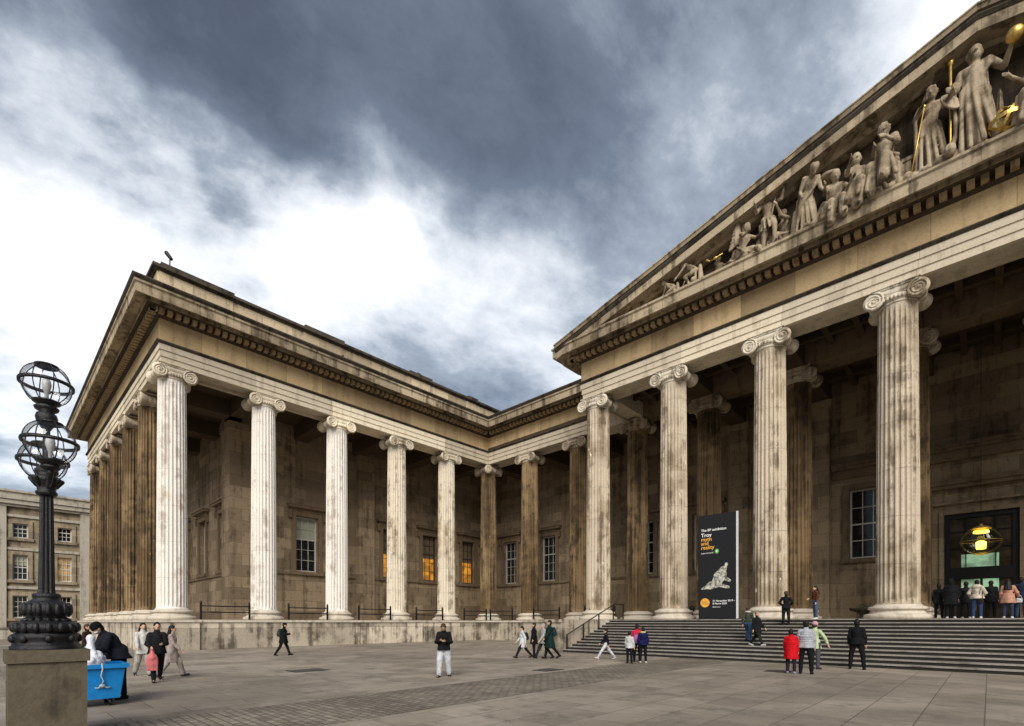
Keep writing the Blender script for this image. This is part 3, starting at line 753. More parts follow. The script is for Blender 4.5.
for k in range(9): a = 2*math.pi*k/9; b.ell((1.0+.07*math.cos(a), -.004, 3.75+.08*math.sin(a)), .045, .003, .06, n=10, h=4)
b.build('green_emblem', mg, bn); b = MB(); b.ell((1.0, -.008, 3.75), .04, .003, .06, n=10, h=4); b.build('emblem_centre', mw, bn)
b = MB(); b.lathe([(.25,0),(.25,.01)], (.36, -.001, .93), 32, 0, (0,-1,0), False); b.build('orange_disc', mo, bn)
text('British', .21, .95, .11, plain('print_dark', (.12,.07,.02), .6), bn, -.014); text('Museum', .19, .84, .11, bpy.data.materials['print_dark'], bn, -.014)
text('21 November 2019 –', .78, .98, .135, mw, bn, bold=.002); text('8 March 2020', .78, .83, .135, mw, bn, bold=.002); text('Book now', .78, .66, .10, mw, bn)
def relief():
    m, b_, t = mat('print_marble'); p = t.new('ShaderNodeTexCoord').outputs['Object']; n = t.noise(p, 5, 5, .65, .4)
    t.set(b_.inputs['Base Color'], t.mix(t.ramp(n, .38, .62), (.10,.10,.075), (.62,.60,.50))); b_.inputs['Roughness'].default_value = .6; return m
b = MB()   # generic pale reclining form printed on the banner
for p0, r0, p1, r1 in (((.22,1.72),.06,(.62,1.86),.15), ((.62,1.86),.2,(1.05,2.02),.24), ((1.05,2.05),.22,(1.28,2.45),.26), ((1.28,2.5),.2,(1.42,2.8),.12), ((1.0,2.5),.1,(1.35,2.85),.08), ((1.1,1.9),.1,(1.6,1.75),.08), ((1.35,2.3),.12,(1.68,2.1),.07), ((.85,2.15),.08,(.95,2.45),.1), ((1.5,2.95),.08,(1.52,3.0),.09)):
    c = MB(); c.cap((p0[0], 0, p0[1]), r0, (p1[0], 0, p1[1]), r1); b.add([(x, y*.02-.004, z) for x, y, z in c.v], c.f)
b.build('printed_figure', relief(), bn)

# ------------------------------------------------------------------ figures
def fk(H, lean=0, twist=0, hipL=0, kneeL=0, hipR=0, kneeR=0, shL=(0,8), elL=10, shR=(0,8), elR=10, head=0, splay=3, hturn=0, pel=None, wid=1.0, inL=0, inR=0):
    """joints of a figure, y forward, x right; angles in degrees"""
    J = {}
    T, SH, AN = .245*H, .235*H, .045*H
    pz = 0
    def rotx(v, a): a = R(a); return Vector((v.x, v.y*math.cos(a)-v.z*math.sin(a)*-1*-1, v.z)) if False else Vector((v.x, v.y*math.cos(a)+v.z*math.sin(a), -v.y*math.sin(a)+v.z*math.cos(a)))
    legs = {}
    for s, nm, hp, kn in ((-1,'L',hipL,kneeL), (1,'R',hipR,kneeR)):
        hip = Vector((s*.052*H*wid, 0, 0))
        th = Vector((s*math.sin(R(splay)), 0, -math.cos(R(splay)))); th = Vector((th.x, -th.z*math.sin(R(hp)), th.z*math.cos(R(hp))))
        kn_ = hip + th*T
        a2 = hp-kn; shd = Vector((s*math.sin(R(splay))*.4, math.sin(R(a2)), -math.cos(R(a2)))).normalized()
        an = kn_ + shd*SH
        legs[nm] = (hip, kn_, an, a2)
    low = min(legs['L'][2].z, legs['R'][2].z) if pel is None else None
    pz = (-low + AN) if pel is None else pel
    off = Vector((0,0,pz))
    for nm in 'LR':
        hip, k_, an, a2 = legs[nm]
        J['hip'+nm], J['knee'+nm], J['ank'+nm] = hip+off, k_+off, an+off
        tilt = max(-50, min(20, a2*.6))
        J['toe'+nm] = J['ank'+nm] + Vector(((-1 if nm == 'L' else 1)*.015*H, .095*H*math.cos(R(tilt)), -.028*H+.095*H*math.sin(R(tilt)) ))
        J['heel'+nm] = J['ank'+nm] + Vector((0, -.025*H, -.022*H))
    J['pel'] = off.copy()
    def up(v): 
        v = rotx(v, lean); a = R(twist); return Vector((v.x*math.cos(a)-v.y*math.sin(a), v.x*math.sin(a)+v.y*math.cos(a), v.z)) + off
    J['waist'] = up(Vector((0,0,.09*H))); J['chest'] = up(Vector((0,0,.21*H))); J['neck'] = up(Vector((0,0,.30*H)))
    hd = Vector((0,0,.30*H)); hl = lean+head
    nk = rotx(Vector((0,0,.30*H)), lean)
    hv = rotx(Vector((0,.006*H,.095*H)), hl)
    J['head'] = Vector((0,0,0))+off + nk + hv
    J['hrot'] = (Matrix.Rotation(R(twist+hturn), 3, 'Z') @ Matrix.Rotation(R(-hl), 3, 'X'))
    for s, nm, sh_, el, inn in ((-1,'L',shL,elL,inL), (1,'R',shR,elR,inR)):
        p = Vector((s*.093*H*wid, 0, .275*H)); pitch, ab = sh_
        dirv = Vector((s*math.sin(R(ab)), math.cos(R(ab))*math.sin(R(pitch)), -math.cos(R(ab))*math.cos(R(pitch))))
        e = p + dirv*.165*H
        pf = pitch+el; d2 = Vector((s*math.sin(R(ab*.5)) - s*math.sin(R(inn)), math.sin(R(pf)), -math.cos(R(pf)))).normalized()
        wr = e + d2*.14*H
        J['sh'+nm], J['elb'+nm], J['wr'+nm] = up(p), up(e), up(wr)
        J['hd'+nm] = (up(wr+d2) - up(wr)).normalized()
    return J
def hand(b, w0, d, H, side, n=8):
    d = Vector(d).normalized(); ax = Vector((1,0,0)) if abs(d.x) < .8 else Vector((0,1,0)); u = (ax - d*ax.dot(d)).normalized(); v = d.cross(u)
    c = w0 + d*.03*H
    b.cap(w0, .013*H, c+d*.018*H, .018*H, n=8)
    for i, L in enumerate((.036, .042, .040, .032)):
        o = c + d*.022*H + v*(i-1.5)*.0105*H
        m_ = o + d*L*.55*H + u*.003*H; b.cap(o, .0052*H, m_, .005*H, n=6, h=2); b.cap(m_, .005*H, m_ + (d+u*.6).normalized()*L*.5*H, .0042*H, n=6, h=2)
    o = c - d*.012*H - v*.017*H; b.cap(o, .006*H, o + (d-v*.9).normalized()*.034*H, .005*H, n=6, h=2)
def body_mb(J, H, head=True, wid=1.0):
    b = MB()
    b.cap(J['hipL'], .052*H, J['hipR'], .052*H)
    b.cap(J['pel'], .062*H, J['waist'], .056*H); b.cap(J['waist'], .056*H, J['chest'], .068*H)
    b.cap(J['shL'], .030*H, J['shR'], .030*H); b.cap((J['shL']+J['chest'])/2, .045*H, (J['shR']+J['chest'])/2, .045*H)
    b.cap(J['chest'], .05*H, J['neck'], .034*H); b.cap(J['neck'], .033*H, J['head'], .030*H)
    for n in 'LR':
        b.cap(J['hip'+n], .052*H, J['knee'+n], .034*H); b.cap(J['knee'+n], .034*H, J['ank'+n], .021*H)
        b.cap(J['ank'+n], .022*H, J['heel'+n], .02*H); b.cap(J['heel'+n], .019*H, J['toe'+n], .015*H)
        b.cap(J['sh'+n], .030*H, J['elb'+n], .023*H); b.cap(J['elb'+n], .023*H, J['wr'+n], .015*H)
        hand(b, J['wr'+n], J['hd'+n], H, n)
    h, r = J['head'], J['hrot']
    b.ell(h, .045*H, .056*H, .064*H, r); b.ell(h + r @ Vector((0,.016*H,-.03*H)), .034*H, .038*H, .036*H, r)
    b.cap(h + r @ Vector((0,.052*H,.006*H)), .006*H, h + r @ Vector((0,.066*H,-.014*H)), .009*H, n=6)
    b.cap(h + r @ Vector((-.012*H,.05*H,-.035*H)), .006*H, h + r @ Vector((.012*H,.05*H,-.035*H)), .006*H, n=6)
    for s in (-1, 1):
        b.ell(h + r @ Vector((s*.046*H,.0,-.004*H)), .006*H, .012*H, .018*H, r, n=8, h=6)
    return b
CM = {}
def cloth(col, rough=.8):
    k = (tuple(col), rough)
    if k not in CM: CM[k] = plain('cloth', tuple(c*.8 for c in col), rough, var=.18, vscale=11, bump=.9, spec=.12)
    return CM[k]
SKIN = plain('skin', (.50,.30,.20), .5, var=.06)
SKIN2 = plain('skin_tan', (.36,.21,.13), .5, var=.06)
EYE = plain('eye_dark', (.02,.015,.012), .25)
HAIR = {'black': plain('hair_black', (.012,.010,.009), .45, spec=.15, vscale=40), 'brown': plain('hair_brown', (.05,.03,.018), .5, spec=.15, vscale=40), 'grey': plain('hair_grey', (.25,.24,.22), .6, vscale=40), 'fair': plain('hair_fair', (.22,.14,.07), .5, vscale=40)}
CPOS = Vector((CX, CY, 0))
def person(pos, phi, H, label, jac=(.02,.02,.02), jlen=.0, trou=(.02,.02,.025), shoe=(.02,.02,.02), hair='black', long=0, hat=None, hood=None, bulk=1.0, puff=False,
           skirt=None, group=None, skin=None, scarf=None, wide=1.0, mask=False, bare_legs=False, **pose):
    pos = Vector(pos); v = pos - CPOS; v.z = 0; v.normalize(); rt = Vector((v.y, -v.x, 0))
    f = -v*math.cos(R(phi)) + rt*math.sin(R(phi))
    o = thing('person', label, 'person', pos, math.atan2(f.y, f.x)-math.pi/2, group)
    J = fk(H, **pose)
    sk = skin or SKIN
    fuse(body_mb(J, H), 'body', sk, o, .0135*H/1.7, 1)
    h, r = J['head'], J['hrot']
    e = MB()
    for s in (-1, 1): e.ell(h + r @ Vector((s*.018*H,.050*H,.004*H)), .0065*H, .005*H, .004*H, r, n=8, h=5)
    e.build('eyes', EYE, o)
    # shoes
    for n in 'LR':
        b = MB(); b.cap(J['heel'+n], .027*H, J['toe'+n]+Vector((0,-.012*H,0)), .023*H, n=10); b.cap(J['ank'+n]+Vector((0,0,.0)), .028*H, J['heel'+n]+Vector((0,.02*H,0)), .026*H)
        fuse(b, 'shoe', cloth(shoe, .5), o, .013, 1)
    # trousers
    b = MB(); k = wide
    b.cap(J['hipL'], .060*H, J['hipR'], .060*H); b.cap(J['pel'], .070*H, J['waist'], .064*H)
    for n in 'LR':
        an = J['ank'+n] + (J['knee'+n]-J['ank'+n])*.06
        b.cap(J['hip'+n], .062*H*(k+1)/2, J['knee'+n], .043*H*k); b.cap(J['knee'+n], .043*H*k, an, .032*H*k)
        for q in range(4):   # folds at knee and ankle
            t_ = .55+.12*q; c = J['knee'+n].lerp(an, t_); b.ell(c, .040*H*k, .040*H*k, .012*H, n=10, h=5)
    fuse(b, 'trousers', cloth(trou), o, .016, 1)
    # jacket
    b = MB(); B = bulk
    b.cap(J['pel']+Vector((0,0,.055*H)), .074*H*B, J['waist'], .070*H*B); b.cap(J['waist'], .070*H*B, J['chest'], .080*H*B)
    Bs = (B+1)/2; b.cap(J['shL']-Vector((0,0,.008*H)), .036*H*Bs, J['shR']-Vector((0,0,.008*H)), .036*H*Bs); b.cap((J['shL']+J['chest'])/2, .056*H*Bs, (J['shR']+J['chest'])/2, .056*H*Bs)
    b.cap(J['chest'], .060*H, J['neck']*.92+J['head']*.08, .042*H)
    if jlen > 0:
        hem = J['pel'] + Vector((0, .0, -jlen*H)); 
        legm = (J['kneeL']+J['kneeR'])/2; hem.y = (J['pel'].y*(1-.8)+legm.y*.8)
        n_ = 20; rings = []
        for q in range(6):
            t0 = q/5; rg = []
            for i in range(n_):
                a0 = 2*math.pi*i/n_; wv = 1+.10*t0*math.sin(4*a0+H*40); side = J['kneeL'].y if math.cos(a0) < 0 else J['kneeR'].y
                c0 = J['waist'].lerp(hem, t0)
                rg.append(c0 + Vector(((.095+.022*t0)*H*B*math.cos(a0)*wv, (.078+.026*t0)*H*B*math.sin(a0)*wv + side*.30*t0*abs(math.cos(a0)), 0)))
            rings += rg
        b.add(rings, [(q*n_+i, q*n_+(i+1)%n_, (q+1)*n_+(i+1)%n_, (q+1)*n_+i)[::-1] for q in range(5) for i in range(n_)] + [tuple(range(n_)), tuple(reversed(range(5*n_, 6*n_)))])
        if jlen > .1: b.cap(J['pel'], .07*H, hem+Vector((0,0,.08*H)), .07*H)
    for n in 'LR':
        wr = J['elb'+n].lerp(J['wr'+n], .93)
        b.cap(J['sh'+n]-Vector((0,0,.008*H)), .038*H*Bs, J['elb'+n], .034*H*B); b.cap(J['elb'+n], .036*H*B, wr, .028*H*B)
        b.ell(J['elb'+n], .040*H*B, .040*H*B, .034*H*B)
    if puff:
        for seg in (('pel','waist',.080), ('waist','chest',.088)):
            for q in (.0, .33, .66):
                c = J[seg[0]].lerp(J[seg[1]], q); b.ell(c, (seg[2]+.016)*H*B, (seg[2]+.002)*H*B, .034*H, None, n=16)
        for n in 'LR':
            for q in (.2,.5,.8): c = J['sh'+n].lerp(J['elb'+n], q); b.ell(c, .043*H*Bs, .043*H*Bs, .022*H, n=10, h=6)
    b.cap(J['neck'], .044*H, J['neck']*.6+J['head']*.4, .040*H)
    if hood: 
        pass
    fuse(b, 'jacket', cloth(jac), o, .016, 1)
    # hair or hat
    b = MB()
    b.ell(h + r @ Vector((0,-.008*H,.014*H)), .051*H, .058*H, .060*H, r)
    b.ell(h + r @ Vector((0,-.022*H,-.012*H)), .049*H, .042*H, .052*H, r)
    if long:
        for i in range(7):
            a = math.pi*(i/6); q = Vector((.044*H*math.cos(a), -.020*H-.030*H*math.sin(a), -.01*H))
            top = h + r @ q; bot = J['neck'] + Vector((q.x*1.5, q.y*1.5-.03*H, -long*H)); b.cap(top, .018*H, bot, .014*H)
    if not (hood and not hat): fuse(b, 'hair', HAIR[hair], o, .012, 1)
    if hood:
        b = MB(); b.ell(h + r @ Vector((0,-.020*H,.006*H)), .064*H, .060*H, .074*H, r); b.cap(J['neck'], .06*H, h + r @ Vector((0,-.03*H,-.02*H)), .055*H); fuse(b, 'hood', cloth(hood), o, .014, 1)
    if hat:
        b = MB(); b.ell(h + r @ Vector((0,-.006*H,.032*H)), .055*H, .063*H, .050*H, r); b.lathe([(.054*H,-.012*H),(.058*H,0),(.054*H,.014*H)], h + r @ Vector((0,-.004*H,.016*H)), 16, 0, r @ Vector((0,0,1)), sy=1.1)
        fuse(b, 'hat', cloth(hat), o, .012, 1)
    if scarf:
        b = MB(); b.tube([J['neck'] + Vector((.05*H*math.cos(a), .045*H*math.sin(a), .02*H)) for a in [2*math.pi*i/12 for i in range(12)]], .028*H, 8, 0, True); b.cap(J['neck']+Vector((.02*H,.06*H,0)), .022*H, J['chest']+Vector((.02*H,.09*H,-.05*H)), .022*H); fuse(b, 'scarf', cloth(scarf), o, .014, 1)
    if mask:
        b = MB(); b.ell(h + r @ Vector((0,.034*H,-.026*H)), .036*H, .030*H, .026*H, r); b.build('face_mask', cloth((.6,.62,.65)), o)
    return o, J
def at(o, v):     # local point to world
    return Matrix.LocRotScale(o.location, o.rotation_euler, None) @ Vector(v)
def handbag(pos, label, col, w=.3, h=.26, d=.12, strap=.25, rz=0, cat='bag', name='handbag'):
    r = thing(name, label, cat, pos, rz)
    b = MB(); b.ell((0,0,-strap-h/2), w/2, d/2, h/2*.9); b.box(-w*.44, w*.44, -d*.38, d*.38, -strap-h*.97, -strap-h*.1); fuse(b, 'bag_body', cloth(col, .55), r, .014, 1)
    b = MB(); b.tube([(-w*.35,0,-strap-h*.15),(-w*.22,0,-strap*.4),(0,0,-.0),(w*.22,0,-strap*.4),(w*.35,0,-strap-h*.15)], .010, 6); b.build('strap', cloth(col, .55), r)
    return r
def backpack(o, J, H, label, col, name='backpack'):
    p = at(o, J['chest']*.6+J['waist']*.4 + Vector((0,-.115*H,0))); r = thing(name, label, 'backpack', p, o.rotation_euler.z)
    b = MB(); b.ell((0,0,0), .082*H, .055*H, .125*H); b.box(-.065*H,.065*H,-.03*H,.03*H,-.1*H,.06*H); b.ell((0,-.045*H,-.04*H), .06*H, .03*H, .06*H); fuse(b, 'pack', cloth(col, .6), r, .014, 1)
    for s in (-1,1):
        b = MB(); b.tube([(s*.05*H,.02*H,.1*H),(s*.055*H,.09*H,.125*H),(s*.06*H,.155*H,.06*H),(s*.065*H,.12*H,-.06*H),(s*.06*H,.02*H,-.09*H)], .010*H, 6); b.build('strap', cloth(col, .6), r)
    return r

WALK = dict(hipL=24, kneeL=6, hipR=-16, kneeR=16, shL=(-18,7), elL=18, shR=(20,7), elR=25)
WALK2 = dict(hipL=-20, kneeL=20, hipR=26, kneeR=4, shL=(18,7), elL=22, shR=(-16,7), elR=18)
STAND = dict(hipL=3, kneeL=3, hipR=-2, kneeR=2, shL=(4,9), elL=14, shR=(2,9), elR=16)
# man with white trousers looking down at his phone
p = gp(444, 677)
o, J = person(p, -8, 1.68, 'man in black jacket and baggy white trousers looking down at his phone', (.012,.012,.014), .03, (.62,.63,.66), (.012,.012,.012), 'brown', wide=1.35, bulk=1.12, skin=SKIN2,
   hipL=-6, kneeL=10, hipR=12, kneeR=8, shL=(12,12), elL=92, shR=(12,12), elR=98, inL=48, inR=48, head=26, lean=5, splay=5)
ph = at(o, (J['wrL']+J['wrR'])/2 + Vector((0,.07,.03))); q = MB(); q.box(-.038,.038,-.075,.075,-.005,.005); t_ = q.build('mobile_phone', M['iron'], loc=ph); t_.rotation_euler = (R(45), 0, o.rotation_euler.z); tag(t_, 'small dark phone held by the man in white trousers', 'phone')
# man in black with backpack by the podium
o, J = person(gp(283, 655.5), 80, 1.72, 'man in long black coat and cap walking right beside the podium', (.008,.009,.010), .13, (.010,.010,.011), (.008,.008,.008), 'black', hat=(.01,.01,.012), bulk=1.15, **{**WALK, 'elR':85, 'inR':20, 'lean':6})
backpack(o, J, 1.72, 'dark grey backpack worn by the man walking along the podium', (.04,.045,.05))
# left trio
o, J = person(gp(143, 676), 15, 1.70, 'woman in short white coat walking left of the man with the pink bag', (.66,.64,.60), .10, (.50,.46,.42), (.03,.03,.03), 'black', long=.10, wide=1.25, **{**WALK, 'hipL':20})
handbag(at(o, J['wrL']+Vector((-.02,0,.12))), 'dark bag hanging beside the woman in the short white coat', (.015,.014,.014), .26, .24, .12, .18, o.rotation_euler.z)
o, J = person(gp(157, 681.5), 8, 1.76, 'man in dark padded jacket with a pink bag between two women', (.014,.014,.016), .04, (.010,.010,.012), (.010,.010,.010), 'black', puff=True, bulk=1.12, **{**WALK2, 'elL':70, 'inL':35, 'elR':55, 'inR':20, 'shR':(14,14)})
r_ = thing('shopping_bag', 'salmon pink carrier bag held in front of the man in the dark padded jacket', 'bag', at(o, J['wrR']+Vector((-.02,.05,-.04))), o.rotation_euler.z)
b = MB(); b.ell((0,0,-.36), .15, .07, .26); b.cap((0,0,-.02), .02, (0,0,-.25), .09); b.box(-.12,.12,-.05,.05,-.6,-.3); fuse(b, 'bag_body', cloth((.70,.20,.20), .5), r_, .016, 1)
b = MB(); b.tube([(-.05,0,-.14),(-.03,0,0),(.03,0,.02),(.05,0,-.14)], .010, 6); b.build('bag_handle', cloth((.70,.20,.20), .5), r_)
o, J = person(gp(172, 677), 75, 1.64, 'woman in dusty pink coat with long dark hair and tote bag', (.42,.34,.31), .22, (.46,.40,.36), (.05,.04,.035), 'black', long=.16, wide=1.2, **WALK)
handbag(at(o, J['wrR']+Vector((.02,.02,.0))), 'cream tote bag with dark print carried by the woman in the pink coat', (.42,.37,.28), .34, .34, .12, .22, o.rotation_euler.z+.3, name='tote_bag')
# people left of steps
o, J = person(gp(523, 658), -80, 1.58, 'woman in white coat and dark trousers walking left near the end of the podium', (.62,.63,.63), .16, (.012,.012,.014), (.03,.015,.015), 'black', bulk=1.1, **{**WALK, 'hipL':30, 'hipR':-26, 'lean':4})
backpack(o, J, 1.58, 'small black backpack worn by the woman in the white coat near the podium end', (.015,.016,.018))
o, J = person(gp(534, 656.5), -78, 1.66, 'person all in black half hidden between the white coat and the green coat', (.010,.010,.010), .16, (.010,.010,.010), (.010,.010,.010), 'black', bulk=1.1, **STAND)
o, J = person(gp(543.5, 658.5), -70, 1.70, 'person in pale grey jacket and dark trousers just left of the green coat', (.40,.39,.37), .08, (.02,.025,.03), (.012,.012,.012), 'grey', **WALK2)
o, J = person(gp(549.5, 658.8), -80, 1.80, 'tall person in long dark green coat walking left beside the podium end', (.008,.028,.024), .25, (.012,.012,.012), (.010,.010,.010), 'black', bulk=1.2, **{**WALK2, 'hipR':14})
backpack(o, J, 1.80, 'dark blue backpack worn over the long green coat', (.02,.035,.05))
o, J = person(gp(606, 659), -85, 1.48, 'girl in dark top and white trousers striding left below the steps', (.010,.010,.018), .0, (.66,.66,.70), (.6,.5,.5), 'black', **{**WALK, 'hipL':34, 'kneeL':4, 'hipR':-30, 'kneeR':10})
o, J = person(gp(629.5, 663.5), 160, 1.30, 'child in white jacket and black trousers standing left of the red and pink coat', (.58,.58,.57), .05, (.012,.012,.014), (.012,.012,.012), 'black', bulk=1.15, **STAND)
o, J = person(gp(637, 662), 175, 1.60, 'woman in red and pink jacket standing at the foot of the steps', (.62,.02,.06), .02, (.012,.012,.02), (.02,.02,.02), 'black', bulk=1.05, **STAND)
r_ = thing('rucksack', 'mauve pink rucksack on the back of the woman in the red jacket', 'backpack', at(o, J['waist']+Vector((0,-.17,-.02))), o.rotation_euler.z)
b = MB(); b.ell((0,0,0), .13, .09, .19); fuse(b, 'pack', cloth((.52,.18,.42), .6), r_, .014, 1)
for s in (-1,1):
    b = MB(); b.tube([(s*.08,.02,.15),(s*.09,.12,.3),(s*.1,.22,.2),(s*.1,.1,-.05)], .014, 6); b.build('strap', cloth((.52,.18,.42), .6), r_)
o, J = person(gp(643, 663), 190, 1.48, 'child in navy jacket with lime scarf at the right of the red jacket', (.010,.012,.07), .03, (.010,.010,.012), (.6,.6,.62), 'black', scarf=(.5,.6,.25), bulk=1.15, **STAND)
# people on and below the steps
def stp(x, k): 
    y = YS0 + TR*(k-.5); v = ray(x, PY); t_ = (y-CY)/v.y
    return Vector((CX+v.x*t_, y, RS*k + (.006 if k == 12 else 0)))
o, J = person(stp(748, 5), 165, 1.66, 'person in olive green jacket and blue jeans climbing the steps by the banner', (.06,.07,.045), .04, (.05,.10,.20), (.02,.02,.03), 'brown', scarf=(.6,.55,.5), **{**WALK, 'hipL':40, 'kneeL':45, 'kneeR':6, 'hipR':-8, 'pel':None})
o, J = person(stp(757, 4), 60, 1.62, 'person in black top and white leggings on the steps beside the olive jacket', (.012,.012,.013), .12, (.02,.02,.02), (.72,.72,.72), 'fair', bulk=1.1, **WALK2)
o, J = person(stp(786, 10), 178, 1.66, 'person in black jacket near the top of the steps seen from behind', (.010,.010,.012), .04, (.012,.012,.014), (.02,.02,.02), 'brown', **{**STAND, 'shL':(-10,24), 'shR':(-10,24), 'elL':70, 'elR':70, 'inL':40, 'inR':40})
o, J = person(gp(791, 673.5), 170, 1.46, 'person in long bright red padded coat standing below the steps', (.62,.008,.014), .20, (.03,.02,.035), (.28,.24,.36), 'black', puff=True, bulk=1.25, **STAND)
o, J = person(gp(806, 674), 178, 1.74, 'person in silver grey padded jacket and black trousers beside the red coat', (.42,.43,.46), .04, (.010,.010,.011), (.012,.012,.012), 'black', puff=True, bulk=1.2, **{**STAND, 'splay':6})
o, J = person(gp(815, 669), 150, 1.70, 'person in pink striped hat and pale lime jacket right of the silver jacket', (.52,.62,.36), .10, (.08,.08,.09), (.03,.03,.03), 'brown', hat=(.62,.35,.38), **{**STAND, 'shR':(6,34), 'elR':8})
o, J = person(gp(857, 669.5), 176, 1.80, 'man all in black standing with legs apart at the foot of the steps', (.009,.009,.010), .03, (.010,.010,.010), (.010,.010,.010), 'black', bulk=1.15, **{**STAND, 'splay':10})
p = Vector((29.05, -5.85+.3, ZB+.006)); o, J = person(p, -60, 1.70, 'person in rust brown jacket and blue jeans standing beside a portico column', (.10,.035,.015), .0, (.07,.11,.19), (.7,.7,.7), 'black', long=.08, **{**STAND, 'elR':75, 'inR':25})
# people at the top right, before the door
def top(x, Y): v = ray(x, PY); t_ = (Y-CY)/v.y; return Vector((CX+v.x*t_, Y, ZB+.006))
o, J = person(top(951, -6.0), 180, 1.72, 'person in long black padded coat at the left of the group before the door', (.010,.010,.012), .18, (.010,.010,.012), (.5,.5,.5), 'black', hood=(.010,.010,.012), hat=(.02,.02,.02), puff=True, bulk=1.3, **STAND)
o, J = person(top(939, -5.6), 178, 1.55, 'shorter person in black coat beside the great column at the left of the door group', (.012,.012,.013), .10, (.010,.010,.012), (.02,.02,.02), 'black', bulk=1.2, **STAND)
o, J = person(top(966, -5.2), 182, 1.62, 'person in black with orange brown bag between the black padded coat and cream jacket', (.012,.012,.014), .10, (.012,.012,.02), (.5,.5,.52), 'black', **STAND)
handbag(at(o, J['wrR']), 'orange brown bag hanging low left of the cream jacket', (.22,.08,.02), .28, .28, .14, .2, o.rotation_euler.z)
o, J = person(top(977, -6.1), 180, 1.62, 'person in cream hooded jacket and blue jeans seen from behind before the door', (.60,.53,.42), .02, (.03,.055,.12), (.65,.65,.66), 'black', bulk=1.2, **{**STAND, 'shL':(6,22), 'shR':(6,22), 'elL':50, 'elR':50, 'inL':30, 'inR':30})
b = MB(); b.ell((0,0,0), .16, .08, .10); hd_ = fuse(b, 'hood', cloth((.60,.53,.42)), o, .014, 1, loc=J['neck']+Vector((0,-.09,-.02)))
handbag(at(o, J['shR']+Vector((-.03,-.13,.03))), 'small dark shoulder bag on the back of the cream jacket', (.02,.016,.014), .16, .2, .08, .5, o.rotation_euler.z, name='shoulder_bag')
o, J = person(top(991, -5.3), 182, 1.62, 'person in black coat between the cream jacket and the pink coat', (.012,.012,.013), .10, (.012,.012,.014), (.012,.012,.012), 'black', bulk=1.1, **STAND)
o, J = person(top(1008, -6.0), 180, 1.60, 'woman in dusty pink flared coat seen from behind at the right of the door group', (.55,.28,.20), .14, (.03,.045,.08), (.6,.6,.6), 'black', long=.10, bulk=1.2, **{**STAND, 'shR':(10,22), 'elR':40})
handbag(at(o, J['wrR']+Vector((.03,0,.05))), 'small white bag held by the woman in the pink coat', (.6,.6,.6), .2, .2, .1, .12, o.rotation_euler.z)
o, J = person(top(1021, -5.6), 182, 1.68, 'person in dark blue coat at the right edge of the picture beside the pink coat', (.014,.02,.04), .10, (.03,.05,.10), (.02,.02,.02), 'black', bulk=1.2, **STAND)
# bin man and the others at the left
o, J = person(dp(119, 10.9), -70, 1.80, 'worker in black beanie, face mask and dark jacket bending over the blue bin', (.016,.018,.026), .04, (.014,.015,.022), (.02,.02,.02), 'black', hat=(.008,.008,.009), mask=True, bulk=1.3,
   lean=30, head=12, hipL=-2, kneeL=2, hipR=6, kneeR=4, shL=(50,10), elL=45, shR=(45,10), elR=50, inL=15, inR=15)
BAGPOS = at(o, (J['wrL']+J['wrR'])/2 + Vector((0,.16,-.10)))
o, J = person(dp(87, 17.5), 60, 1.62, 'person in dark brown coat standing beyond the blue bin by the plinth', (.035,.02,.016), .14, (.02,.018,.02), (.02,.02,.02), 'brown', **STAND)
handbag(at(o, J['wrR']+Vector((.05,0,0))), 'white carrier bag beside the person in the dark brown coat', (.6,.6,.6), .3, .34, .14, .1, o.rotation_euler.z, name='carrier_bag')

# ------------------------------------------------------------------ blue bin and rubbish bag
bp_ = dp(84, 9.95); _v = (bp_-CPOS); br_ = math.atan2(_v.y, _v.x) - math.pi/2 + .10
bi = thing('wheeled_bin', 'bright blue plastic wheeled recycling truck with a rope on its side', 'bin', bp_, br_)
mblue = plain('blue_plastic', (.005,.19,.50), .35, var=.08)
b = MB()
def taper(b, x0, y0, z0, x1, y1, z1, th=.03):
    vs = [(sx*x0, sy*y0, z0) for sx, sy in ((-1,-1),(1,-1),(1,1),(-1,1))] + [(sx*x1, sy*y1, z1) for sx, sy in ((-1,-1),(1,-1),(1,1),(-1,1))]
    vi = [(sx*(x0-th), sy*(y0-th), z0+th) for sx, sy in ((-1,-1),(1,-1),(1,1),(-1,1))] + [(sx*(x1-th), sy*(y1-th), z1) for sx, sy in ((-1,-1),(1,-1),(1,1),(-1,1))]
    v = vs+vi; f = [(0,3,2,1)]
    for i in range(4): j = (i+1)%4; f += [(i,j,4+j,4+i), (8+j,8+i,12+i,12+j), (4+i,4+j,12+j,12+i)]
    f += [(8,9,10,11)]; b.add(v, f)
taper(b, .52, .38, .16, .60, .45, .80); b.build('tub', mblue, bi)
b = MB()
for s in (-1,1): b.box(-.66, .66, s*.47-.035, s*.47+.035, .76, .84); b.box(s*.625-.035, s*.625+.035, -.434, .434, .76, .838)
b.build('rim', mblue, bi)
for sx in (-1,1):
    for sy in (-1,1):
        b = MB(); b.lathe([(.02,-.03),(.075,-.03),(.08,0),(.075,.03),(.02,.03)], (sx*.38, sy*.26, .08), 14, 0, (1,0,0)); wj = b.build('wheel', M['iron'], bi)
        b = MB(); b.box(sx*.38-.05, sx*.38+.05, sy*.26-.04, sy*.26+.04, .12, .17); b.build('caster_fork', M['roofing'], wj)
b = MB(); b.tube([(.22,-.50,.86),(.23,-.515,.76),(.21,-.475,.62),(.25,-.46,.52),(.23,-.45,.44)], .013, 6); b.ell((.23,-.45,.42), .05, .03, .035)
for dx in (-.07,.08): b.tube([(.23,-.45,.42),(.23+dx,-.445,.38),(.23+dx*1.6,-.44,.39)], .012, 6)
b.build('rope', cloth((.55,.6,.62)), bi)
